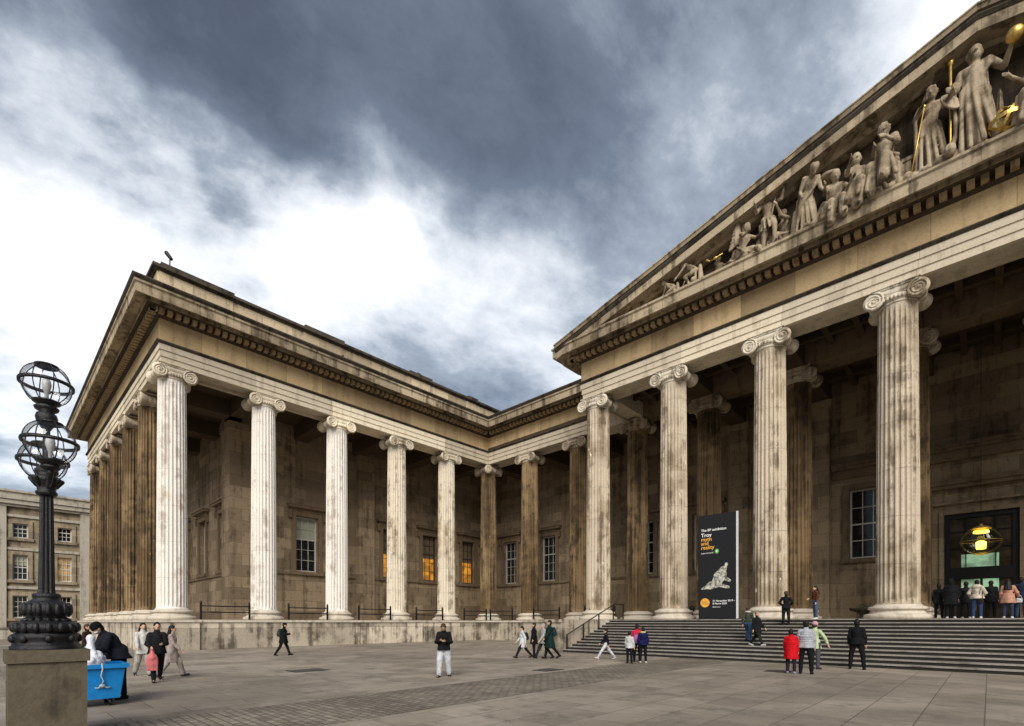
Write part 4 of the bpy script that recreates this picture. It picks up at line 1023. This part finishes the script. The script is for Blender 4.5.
rb = thing('rubbish_bag', 'translucent white rubbish bag being lowered into the blue bin', 'bag', bp_ + Matrix.Rotation(br_, 3, 'Z') @ Vector((.10, -.0, .62)))
b = MB(); rr = random.Random(3)
b.ell((0,0,.22), .27, .25, .26)
for i in range(26):
    a = rr.uniform(0, 6.28); e = rr.uniform(-.5, 1.2); q = Vector((.21*math.cos(a)*math.cos(e), .19*math.sin(a)*math.cos(e), .22+.22*math.sin(e))); b.ell(q, *(rr.uniform(.05,.10) for _ in range(3)))
b.cap((-.1,0,.40), .12, (-.14,.02,.62), .06); b.cap((-.14,.02,.62), .06, (-.16,.02,.72), .08)
fuse(b, 'bag_body', plain('bag_film', (.62,.64,.68), .3, var=.15, vscale=7, bump=.6), rb, .018, 0)

# ------------------------------------------------------------------ lamp standard on its plinth
LX, LY = 26.33-.43, -33.93-.39
pl = thing('stone_plinth', 'large brown stone plinth at the left edge carrying the black lamp standard', 'plinth', (LX, LY, 0))
b = MB(); b.box(-.40,.40,-.40,.40,0,1.12); b.build('plinth_block', M['plinth'], pl)
b = MB(); b.box(-.43,.43,-.43,.43,1.123,1.285); b.build('coping', M['plinth'], pl)
lp = thing('lamp_standard', 'ornate black cast-iron lamp standard with three clear caged globes', 'street lamp', (LX, LY, 1.286))
b = MB(); Z0 = 1.286
prof = [(.38,0),(.385,.05),(.36,.06),(.35,.12),(.37,.16),(.37,.20),(.33,.23)]
b.lathe(prof, n=8)
b.lathe([(.30,.22),(.345,.27),(.35,.32),(.31,.37),(.22,.40),(.20,.44),(.25,.48),(.27,.54),(.26,.60),(.20,.66),(.14,.70),(.155,.72),(.155,.76),(.12,.78)], n=32)
# acanthus leaves and gadroons
for k in range(16):
    a = 2*math.pi*k/16; c_, s_ = math.cos(a), math.sin(a)
    b.ell((.335*c_, .335*s_, .30), .045, .045, .07, n=8, h=6); b.ell((.25*c_, .25*s_, .55), .04, .04, .09, n=8, h=6)
    b.cap((.17*c_, .17*s_, .44), .025, (.24*c_, .24*s_, .40), .03)
for k in range(8):
    a = 2*math.pi*k/8; c_, s_ = math.cos(a), math.sin(a); b.ell((.345*c_, .345*s_, .15), .05, .05, .06, n=8, h=6)
b.build('pedestal', M['ironrough'], lp)
b = MB(); NF, per = 12, 6; n = NF*per; vs = []; fs = []
hs = [(.78,.100),(.82,.092),(1.2,.086),(1.7,.079),(2.1,.074),(2.16,.074)]
for z, r_0 in hs:
    for k in range(n): a = 2*math.pi*k/n; dd_ = [0,.006,.014,.016,.014,.006][k%per]; vs.append(((r_0-dd_)*math.cos(a), (r_0-dd_)*math.sin(a), z))
for i in range(len(hs)-1):
    for k in range(n): fs.append((i*n+k, i*n+(k+1)%n, (i+1)*n+(k+1)%n, (i+1)*n+k))
b.add(vs, fs); b.build('shaft', M['ironrough'], lp)
b = MB(); b.lathe([(.10,2.14),(.12,2.16),(.12,2.19),(.10,2.21),(.11,2.26),(.15,2.33),(.17,2.38),(.14,2.40),(.10,2.42),(.13,2.46),(.13,2.50),(.07,2.54),(.045,2.7),(.04,3.05),(.07,3.10),(.11,3.16),(.125,3.23),(.11,3.28),(.07,3.30),(.13,3.34),(.14,3.37),(.10,3.40)], n=24)
for k in range(8):
    a = 2*math.pi*k/8; c_, s_ = math.cos(a), math.sin(a); b.cap((.11*c_,.11*s_,2.27), .02, (.165*c_,.165*s_,2.36), .03)
b.build('stem', M['ironrough'], lp)
def globe(par_loc, R0=.285):
    gl = MB(); gl.ell((0,0,0), R0*.97, R0*.97, R0*.97, n=32, h=20); go = gl.build('globe', M['globe'], lp, par_loc)
    c = MB()
    def circ(z, r, rad, n=36): c.tube([(r*math.cos(2*math.pi*i/n), r*math.sin(2*math.pi*i/n), z) for i in range(n)], rad, 8, 0, True)
    c.lathe([(R0*1.0,-.022),(R0*1.07,-.022),(R0*1.08,0),(R0*1.07,.022),(R0*1.0,.022),(R0*1.0,-.022)], (0,0,.0), 36, cap=False)
    circ(R0*.90, R0*.44, .014); circ(-R0*.86, R0*.50, .016)
    for k in range(8):
        a = 2*math.pi*k/8+.2; pts = []
        for i in range(15):
            e = R(-60+124*i/14); pts.append((R0*math.cos(e)*math.cos(a), R0*math.cos(e)*math.sin(a), R0*math.sin(e)))
        c.tube(pts, .0075, 6)
    c.lathe([(R0*.42,R0*.90),(R0*.44,R0*.94),(R0*.30,R0*1.0),(.02,R0*1.06)], n=20); c.lathe([(R0*.25,-R0*1.08),(R0*.5,-R0*.92),(R0*.5,-R0*.86),(R0*.3,-R0*.86)], n=20)
    c.build('cage', M['ironrough'], go)
    l_ = MB(); l_.lathe([(.02,-.24),(.025,-.12),(.045,-.06),(.055,.0),(.045,.06),(.02,.09)], n=14); l_.build('bulb', plain('frosted_bulb', (.5,.5,.48), .4), go)
ZT_ = 4.98-Z0
globe((0,0,ZT_))
for sx in (-1, 1):
    globe((sx*.55,0,4.03-Z0), .285)
    b = MB(); b.tube([(sx*.08,0,2.30),(sx*.25,0,2.24),(sx*.44,0,2.25),(sx*.55,0,2.33),(sx*.55,0,2.42)], [.035,.03,.028,.035,.05], 8)
    b.tube([(sx*.1,0,2.44),(sx*.22,0,2.40),(sx*.3,0,2.32),(sx*.26,0,2.27)], .018, 6); b.ell((sx*.55,0,2.42), .11, .11, .045)
    b.build('arm', M['ironrough'], lp)

# ------------------------------------------------------------------ lantern over the entrance
la = thing('hanging_lantern', 'large lit yellow glass globe lantern hanging before the museum door', 'lantern', (35.02, 0.0, 5.72))
b = MB(); b.ell((0,0,0), .78, .78, .70, n=32, h=18); b.build('glass_globe', M['lantern'], la)
b = MB()
for z, r_0, rd in ((.0,.785,.012),(.62,.38,.02),(-.62,.36,.015)): b.tube([(r_0*math.cos(2*math.pi*i/32), r_0*math.sin(2*math.pi*i/32), z) for i in range(32)], rd, 6, 0, True)
b.lathe([(.36,.62),(.3,.70),(.1,.76),(.05,.85)], n=20); b.build('lantern_frame', M['gold'], la); b = MB(); b.tube([(0,0,.84),(0,0,ZA-5.72+.01)], .014, 6); b.build('suspension_rod', M['iron'], la)
b = MB(); b.lathe([(.05,-.42),(.18,-.40),(.19,-.05),(.10,0)], n=16); b.lathe([(.30,.40),(.28,.52),(.1,.56)], n=20); b.build('lamp_glass', M['lampglow'], la)

# ------------------------------------------------------------------ planter, bollard, floodlight, birds
pt = thing('stone_planter', 'dark stone bowl with plants against the portico wall beside the great column', 'planter', (29.95, 1.6, ZB))
b = MB(); b.lathe([(.25,0),(.28,.05),(.14,.12),(.13,.3),(.3,.42),(.62,.55),(.70,.66),(.66,.68),(.5,.6)], n=28); b.build('bowl', M['crust'], pt)
b = MB(); rr = random.Random(5)
for i in range(110):
    a = rr.uniform(0,6.28); q = rr.uniform(0,.5); c = Vector((q*math.cos(a), q*math.sin(a), .62+rr.uniform(0,.32)*(1-q))); u = Vector((rr.uniform(-1,1), rr.uniform(-1,1), rr.uniform(-.2,1))).normalized(); v_ = u.cross(Vector((0,0,1))).normalized()
    b.add([c-u*.06, c+v_*.03, c+u*.07, c-v_*.03], [(0,1,2,3)])
b.build('leaves', plain('leaf', (.05,.07,.025), .6, var=.4), pt, fix=False)
p = top(692, -4.9); bl = thing('ball_finial_post', 'short black round-topped post just right of the second portico column', 'bollard', p)
b = MB(); b.lathe([(.16,0),(.16,.05),(.06,.08),(.05,.5),(.08,.52)], n=14); b.build('post', M['iron'], bl); b = MB(); b.ell((0,0,.66), .17,.17,.17); b.build('ball', M['iron'], bl)
fo = thing('roof_camera', 'black camera on a short mast on the corner of the wing roof', 'camera', (.75, -27.2, 22.41))
b = MB(); b.lathe([(.06,0),(.06,.05),(.035,.1),(.035,.75)], n=10); b.build('mast', M['iron'], fo); b = MB(); b.cap((.02,.06,.72), .10, (-.10,-.14,1.02), .12); b.build('housing', M['iron'], fo)
def bird(p, label, s=1.0):
    o = thing('pigeon', label, 'bird', p, rnd.uniform(0,6)); b = MB()
    b.ell((0,0,.13*s), .06*s,.11*s,.06*s, Matrix.Rotation(.4,3,'X')); b.ell((0,.10*s,.21*s), .033*s,.04*s,.033*s); b.cap((0,.08*s,.15*s), .035*s, (0,.10*s,.2*s), .028*s); b.cap((0,-.08*s,.12*s), .03*s, (0,-.19*s,.09*s), .018*s); b.cap((0,.13*s,.21*s), .010*s, (0,.155*s,.205*s), .004*s)
    for k in (-1,1): b.cap((k*.02*s,0,.09*s), .008*s, (k*.02*s,.01*s,0), .006*s)
    fuse(b, 'body', plain('pigeon_grey', (.03,.03,.035), .6), o, .012)
bird((1.1, -9.3, 22.41), 'dark pigeon perched on the wing roof edge at mid length')
bird((2.2, -16.9, ZS+.001), 'small dark pigeon on the wing cornice near the corner side', 1.0)

# ------------------------------------------------------------------ pediment statues
def folds(b, ring0, ring1, r0, r1, core=True):
    for p_, q_ in zip(ring0, ring1): b.cap(p_, r0, q_, r1, n=7, h=2)
def ringp(c, rx, ry, n, ph=0, wob=0, seed=0):
    rr = random.Random(seed); return [Vector(c) + Vector((rx*math.cos(2*math.pi*i/n+ph)*(1+rr.uniform(-wob,wob)), ry*math.sin(2*math.pi*i/n+ph)*(1+rr.uniform(-wob,wob)), 0)) for i in range(n)]
ZL = ZG+.06
def statue(x, H, label, phi=0, y=-S-1.65, robe='stand', pose={}, name='pediment_statue', hairv=True, extra=None, vox=.03):
    """phi: turn about z from facing south"""
    H *= 1.15
    if "pel" in pose: pose = dict(pose, pel=pose["pel"]*1.15)
    o = thing(name, label, 'statue', (x+.15, y, ZL), math.pi+R(phi))
    J = fk(H, **pose); b = body_mb(J, H*1.22)
    sd_ = int(x*10)
    h = J['head']
    b.ell(h+J['hrot'] @ Vector((0,-.012*H,.012*H)), .058*H,.064*H,.062*H, J['hrot'])
    rr = random.Random(sd_)
    for i in range(14): 
        a = rr.uniform(0,6.28); e = rr.uniform(-.2,1.2); b.ell(h+J['hrot'] @ Vector((.055*H*math.cos(a)*math.cos(e), -.015*H+.055*H*math.sin(a)*math.cos(e)*.9, .015*H+.06*H*math.sin(e))), .016*H,.016*H,.016*H, n=6, h=4)
    if robe in ('stand', 'half'):
        foot = (J['ankL']+J['ankR'])/2; foot.z = .03*H
        if robe == 'stand':
            folds(b, ringp(J['chest'], .075*H,.055*H,14), ringp(J['pel'], .095*H,.08*H,14,.15,.1,sd_), .014*H, .016*H); b.cap(J['chest'], .08*H, J['pel'], .09*H)
        folds(b, ringp(J['pel']+Vector((0,0,.03*H)), .09*H,.075*H,13,0,.10,sd_), ringp(foot, .165*H,.13*H,13,.45,.16,sd_+1), .016*H, .023*H)
        b.cap(J['pel'], .085*H, foot+Vector((0,0,.08*H)), .085*H)
        # shawl over the shoulder and across
        for i in range(6):
            b.cap(J['shL']+Vector((.0,.03*H,-.01*H*i)), .022*H, J['pel']+Vector((.09*H,.06*H,.06*H-.028*H*i)), .02*H, n=7, h=2)
            b.cap(J['elbR']+Vector((.0,.01*H*i-.03*H,0)), .016*H, J['pel']+Vector((.13*H,.012*H*i-.03*H,-.22*H-.02*H*i)), .018*H, n=7, h=2)
    if robe == 'sit':
        for nm, s in (('L',-1),('R',1)):
            b.cap(J['hip'+nm], .075*H, J['knee'+nm], .062*H); b.cap(J['knee'+nm], .06*H, J['ank'+nm], .065*H)
        km = (J['kneeL']+J['kneeR'])/2; am = (J['ankL']+J['ankR'])/2; am.z = .03*H
        for i in range(9):
            t0 = i/8-.5; k0 = km+Vector((t0*.26*H, .01*H, -.01*H+.02*H*math.cos(t0*9))); b.cap(k0, .020*H, am+Vector((t0*.38*H, .05*H*math.cos(i*2.1), 0)), .026*H, n=7, h=2)
            b.cap(J['pel']+Vector((t0*.22*H,.02*H,.05*H)), .022*H, k0, .022*H, n=7, h=2)
        for i in range(6): b.cap(J['shL']+Vector((0,.02*H,-.015*H*i)), .02*H, J['hipR']+Vector((.02*H,.05*H,.04*H-.02*H*i)), .02*H, n=7, h=2)
        b.box(-.14*H, .14*H, -.16*H, .06*H, -.02, J['pel'].z-.05*H)
    if robe == 'crawl':
        for i in range(7):
            t0 = i/6-.5; b.cap(J['pel']+Vector((t0*.16*H,0,.05*H)), .025*H, (J['ankL']+J['ankR'])/2+Vector((t0*.2*H,-.02*H,.0)), .026*H, n=7, h=2)
            b.cap(J['neck']+Vector((t0*.12*H,0,.02*H)), .018*H, J['pel']+Vector((t0*.16*H,0,.06*H)), .024*H, n=7, h=2)
    for i in range(9): b.ell((rr.uniform(-.30,.30)*H*.8, rr.uniform(-.05,.16)*H, rr.uniform(0,.05)*H), rr.uniform(.03,.075)*H, rr.uniform(.03,.07)*H, rr.uniform(.03,.08)*H, n=7, h=5)
    for i in range(5): p0 = Vector((rr.uniform(-.12,.12)*H, -.10*H, J['chest'].z*rr.uniform(.6,.95))); b.cap(p0, .04*H, (p0.x+rr.uniform(-.15,.15)*H, -.12*H, .02), .06*H, n=7, h=2)
    if extra: extra(b, J)
    fuse(b, 'figure', M['statue'], o, vox, 1)
    return o, J
SEAT = dict(hipL=82, kneeL=78, hipR=74, kneeR=86)
# central figure with sceptre and gold ball
o, J = statue(34.75, 3.78, 'standing central robed statue under the pediment peak holding a gilt orb', 0, y=-S-1.72, robe='stand', pose=dict(hipL=4,kneeL=10,hipR=-2,kneeR=0,shL=(2,36),elL=112,shR=(10,16),elR=55,hturn=10,splay=2))
wr = at(o, J['wrL']+J['hdL']*.32); q = MB(); q.ell((0,0,0), .26,.24,.26, n=20, h=12); tag(q.build('gilt_orb', M['gold'], loc=wr), 'gilded ball held up by the central pediment statue', 'gilt ball')
hx = at(o, J['wrR']+J['hdR']*.15)
q = MB(); q.lathe([(.045,-.02),(.06,.06),(.045,.12),(.05,4.05),(.11,4.12),(.12,4.22),(.08,4.3),(.02,4.4)], n=12); tag(q.build('gilt_sceptre', M['gold'], loc=(34.18, -S-1.80, ZL)), 'tall gilded sceptre standing left of the central pediment statue', 'gilt staff')
q = MB(); q.lathe([(.32,0),(.30,.15),(.26,.2),(.12,2.5),(.0001,2.8)], n=4, smooth=False); tag(q.build('obelisk', M['statue'], loc=(35.62, -S-.75, ZL+.15)), 'slim pale stone obelisk right of the central statue', 'obelisk')
ar = thing('armillary_sphere', 'gilded armillary sphere of crossing rings beside the central statue', 'armillary sphere', (35.8, -S-1.9, ZL+.58))
for rot_ in ((0,0),(90,0),(90,60),(60,20),(115,100)):
    m_ = Matrix.Rotation(R(rot_[1]),3,'Z') @ Matrix.Rotation(R(rot_[0]),3,'X'); q = MB(); wd = .075 if rot_ == (0,0) else .045
    vs = []; N = 36
    for i in range(N):
        a = 2*math.pi*i/N
        for rr_, zz in ((.50,-wd),(.53,-wd),(.53,wd),(.50,wd)): vs.append(m_ @ Vector((rr_*math.cos(a), rr_*math.sin(a), zz)))
    fs = [(i*4+k, i*4+(k+1)%4, ((i+1)%N)*4+(k+1)%4, ((i+1)%N)*4+k) for i in range(N) for k in range(4)]; q.add(vs, fs); q.build('ring', M['gold'], ar)
q = MB(); q.lathe([(.2,-.58),(.16,-.52),(.05,-.5),(.05,-.40)], n=14); q.build('stand', M['gold'], ar)
o, J = statue(33.4, 3.22, 'robed statue with a stone palette and long gilt rod left of the central figure', 12, robe='half', pose=dict(hipL=6,kneeL=14,hipR=-3,kneeR=0,shL=(30,12),elL=60,shR=(24,18),elR=85,inR=30,head=14,hturn=-12),
   extra=lambda b, J: (b.lathe([(.05,-.04),(.42,-.04),(.42,.04),(.05,.04)], J['elbL']+Vector((-.05,.35,-.15)), 20, 0, (-.5,.8,.2), sy=.8), b.ell(J['elbL']+Vector((-.2,.1,.45)), .2,.24,.26)))
q = MB(); q.tube([(-.25,0,0),(.22,-.05,2.75)], .03, 8); q.ell((.22,-.05,2.8), .06,.06,.08); tag(q.build('gilt_rod', M['gold'], loc=(33.15, -S-1.98, ZL)), 'slanting gilded rod in front of the statue with the palette', 'gilt staff')
o, J = statue(31.95, 3.3, 'seated statue with crossed arms and deep robe folds beside a stone block', -15, robe='sit', pose=dict(SEAT, pel=1.15, lean=10, shL=(35,20),elL=70,inL=30,shR=(20,10),elR=90,inR=40,head=6,hturn=25))
q = MB(); q.box(-.3,.3,-.3,.3,0,1.15); q.box(-.42,.42,-.35,.35,1.152,1.3); tag(q.build('stone_block', M['statue'], loc=(32.62, -S-1.35, ZL)), 'square stone pedestal block right of the robed seated statue', 'stone block')
o, J = statue(30.85, 3.2, 'half reclining seated statue turned left with bare head', 30, robe='sit', pose=dict(SEAT, pel=.85, lean=-6, shL=(30,30),elL=40,shR=(35,15),elR=60,head=8,hturn=-10))
o, J = statue(29.95, 2.8, 'crouching statue holding a flat dish under a stone table', 20, robe='sit', pose=dict(SEAT, pel=.55, lean=18, shL=(55,20),elL=50,shR=(50,15),elR=60,head=10), extra=lambda b, J: (b.lathe([(.1,0),(.42,.1),(.46,.2),(.1,.2)], Vector((.15,-.1,2.05)), 16), b.lathe([(.12,0),(.10,2.1)], Vector((.15,-.3,0)), 10)))
o, J = statue(28.85, 2.75, 'short tunic statue bending forward with bowed head', 35, robe='half', pose=dict(hipL=22,kneeL=10,hipR=-14,kneeR=6,lean=34,head=30,shL=(40,10),elL=30,shR=(10,12),elR=60))
o, J = statue(27.75, 2.75, 'crouching bare-chested statue behind the spearman', -30, robe='sit', pose=dict(SEAT, pel=.6, lean=8, shL=(90,10),elL=60,shR=(20,25),elR=60), y=-S-1.0)
o, J = statue(27.15, 2.72, 'bare-chested statue with bent arm gripping a thin stone spear', 25, robe=None, pose=dict(hipL=40,kneeL=50,hipR=2,kneeR=4,lean=-2,shL=(60,25),elL=95,shR=(15,30),elR=80,hturn=-20),
   extra=lambda b, J: folds(b, ringp(J['pel'], .1*2.8,.09*2.8,10), ringp(J['pel']+Vector((0,.1,-.6)), .13*2.8,.11*2.8,10,.3), .05,.05))
q = MB(); q.tube([(-.28,0,0),(.42,-.08,2.85)], .03, 8); q.cap((.42,-.08,2.8), .05, (.47,-.09,3.0), .01); tag(q.build('stone_spear', M['statue'], loc=(27.35, -S-1.75, ZL)), 'slender pale spear slanting across the bare-chested statue', 'spear')
def wings(b, J):
    for s in (-1,1):
        for i in range(9):
            t0 = i/8; b.cap(J['chest']+Vector((s*.06,-.12,.05)), .06, J['chest']+Vector((s*(.18+.35*t0), -.30-.1*t0, 1.15-1.55*t0)), .09, n=7, h=2)
o, J = statue(25.85, 2.35, 'kneeling winged angel statue leaning to the left', 60, robe='sit', pose=dict(hipL=70,kneeL=110,hipR=40,kneeR=110,pel=.62,lean=20,shL=(70,15),elL=30,shR=(60,15),elR=40,head=10), extra=wings)
q = MB(); q.ell((0,0,0), .14,.08,.08); q.tube([(-.3,0,-.02),(.4,0,.06)], .03, 8); q.cap((-.3,0,-.02), .03, (-.45,0,.1), .06); tag(q.build('gilt_lamp', M['gold'], loc=(24.7, -S-1.75, ZL+1.0)), 'small gilded lamp held out before the winged statue', 'gilt lamp')
o, J = statue(24.35, 1.75, 'small rough statue emerging behind the gilt lamp', 40, robe='sit', pose=dict(SEAT, pel=.5, lean=15, shL=(60,15),elL=30,shR=(60,15),elR=40), y=-S-.9)
o, J = statue(23.45, 2.15, 'crawling man statue stretching up to the right', -75, robe='crawl', pose=dict(hipL=70,kneeL=100,hipR=30,kneeR=90,pel=.72,lean=48,shL=(80,10),elL=10,shR=(60,15),elR=10,head=-20))
o, J = statue(22.2, 1.75, 'low kneeling statue crawling from the rocks', -75, robe='crawl', pose=dict(hipL=60,kneeL=110,hipR=40,kneeR=100,pel=.42,lean=55,shL=(60,10),elL=10,shR=(50,15),elR=10,head=-25))
r_ = thing('crocodile_statue', 'low stone crocodile on rocks in the left corner of the pediment', 'statue', (20.4, -S-1.3, ZL)); b = MB(); rr = random.Random(9)
b.cap((-1.3,0,.10), .06, (-.4,0,.20), .15); b.cap((-.4,0,.2), .16, (.3,.05,.26), .2); b.cap((.3,.05,.26), .16, (1.0,.1,.36), .12); b.cap((1.0,.1,.36), .13, (1.35,.1,.34), .06)
for i in range(16): b.ell((rr.uniform(-1.2,1.4), rr.uniform(-.3,.4), .06), rr.uniform(.12,.3), rr.uniform(.12,.25), rr.uniform(.06,.16))
for i in range(12): b.ell((-1.0+i*.18, .02, .24+.12*math.sin(i*.25)), .05,.04,.05, n=6, h=4)
fuse(b, 'figure', M['statue'], r_, .03, 1)
o, J = statue(36.75, 3.2, 'robed seated statue right of the gilt armillary sphere', -25, robe='sit', pose=dict(SEAT, pel=1.1, lean=4, shL=(20,15),elL=60,shR=(45,20),elR=60))
o, J = statue(38.1, 3.2, 'standing robed statue second right of the gilt sphere', -8, robe='stand', pose=dict(hipL=4,kneeL=8,hipR=-2,kneeR=0,shL=(20,15),elL=60,shR=(10,10),elR=40))
o, J = statue(39.6, 3.0, 'standing half-draped statue third right of the gilt sphere', -8, robe='half', pose=dict(hipL=4,kneeL=8,hipR=-2,kneeR=0,shL=(60,15),elL=60,shR=(10,10),elR=80))

# ------------------------------------------------------------------ residence building behind the left edge
RX = -37.44
rs = thing('residence_building', 'three-storey pale stone residence with sash windows behind the lamp standard', 'building')
rwin = []
ys = []
y = -28.6; 
for base_ in (-28.6, -37.6, -46.6, -55.6): ys += [base_, base_-3.55]
zrows = ((2.10, 4.45, .60), (6.10, 8.75, .60), (10.50, 12.0, .60))
b = MB()
ys_s = sorted(ys)
cur = -66
for y in ys_s:
    b.box(RX-12, RX, cur, y-.6, 0, 13.7)
    zc = 0
    for z0, z1, hw in zrows: b.box(RX-12, RX, y-.599, y+.599, zc, z0); zc = z1
    b.box(RX-12, RX, y-.599, y+.599, zc, 13.7); cur = y+.6
b.box(RX-12, RX, cur, -24.3, 0, 13.7)
for y in ys_s: b.box(RX-6, RX-.5, y-.6, y+.6, .3, 12.9)
b.build('wall', M['resid'], rs)
b = MB()
b.box(RX-12.2, RX+.35, -66.3, -24.0, 13.702, 13.95); b.box(RX-12.5, RX+.75, -66.8, -23.7, 14.40, 14.80); b.box(RX-12.4, RX+.6, -66.6, -23.8, 13.952, 14.398)
for z in (5.15, 9.2, 12.65): b.box(RX-.1, RX+.16, -66, -24.2, z, z+.28)
for y in ys_s:
    b.box(RX-.05, RX+.20, y-.85, y+.85, 1.93, 2.098); b.box(RX-.05, RX+.20, y-.85, y+.85, 5.93, 6.098); b.box(RX-.05, RX+.20, y-.85, y+.85, 10.33, 10.498)
b.build('cornice', M['residtrim'], rs)
for y0, y1 in [(yy-1.6, yy+.15) for yy in (-33.35, -42.4, -51.4, -60.4)] + [(-27.3, -24.3)]:
    b = MB(); b.box(RX-.01, RX+.28, y0, y1, 0, 13.7); b.build('pilaster', M['residtrim'], rs)
b = MB(); b.box(RX-11.5, RX-.2, -66, -24.5, 14.802, 15.3); b.box(RX-11.8, RX, -66.2, -24.2, 15.302, 15.5); b.build('parapet', M['residtrim'], rs)
n_ = 0
for y in ys_s:
    for zi, (z0, z1, hw) in enumerate(zrows):
        kd = 'dimlit' if (zi == 1 and abs(y+28.6) < .1) else ('blind' if (zi == 1 and abs(y+32.15) < .1) else 'dark')
        window('x', RX, y, kd, rs, z0, z1, .598, .24, 4 if zi < 2 else 3, 3, False, 'resid', .05)
# low forecourt wall before it
fw = thing('forecourt_wall', 'low pale stone wall in front of the residence at the far left', 'wall'); b = MB(); b.box(-33.4,-33.0,-60,-26.5,0,1.0); b.build('wall', M['residtrim'], fw); b = MB(); b.box(-33.5,-32.9,-60.1,-26.4,1.002,1.15); b.build('coping', M['podium'], fw)
# bare tree showing above the roof
tree = thing('bare_tree', 'leafless winter tree showing above the residence roof', 'tree', (-52, -24.5, 0))
tb = MB(); rr = random.Random(11); tw = MB()
def branch(p, d_, L, r_0, lev):
    n = 4; pts = [p]; q = p.copy(); dd2 = d_.copy()
    for i in range(n): dd2 = (dd2 + Vector((rr.uniform(-.2,.2), rr.uniform(-.2,.2), rr.uniform(-.03,.12)))).normalized(); q = q + dd2*L/n; pts.append(q.copy())
    (tb if lev < 2 else tw).tube(pts, [r_0*(1-.6*i/n) for i in range(n+1)], 6 if lev < 2 else 4)
    if lev < 5:
        for k in range(3 if lev else 5):
            t0 = rr.randrange(2, n+1); e = pts[t0]; nd = (dd2 + Vector((rr.uniform(-1,1), rr.uniform(-1,1), rr.uniform(-.1,.7)))*.8).normalized(); branch(e, nd, L*.66, r_0*.5, lev+1)
branch(Vector((0,0,0)), Vector((0,0,1)), 7.2, .35, 0)
tb.build('trunk', plain('bark', (.05,.04,.03), .9), tree); tw.build('crown', plain('twigs', (.07,.055,.045), .9), tree)
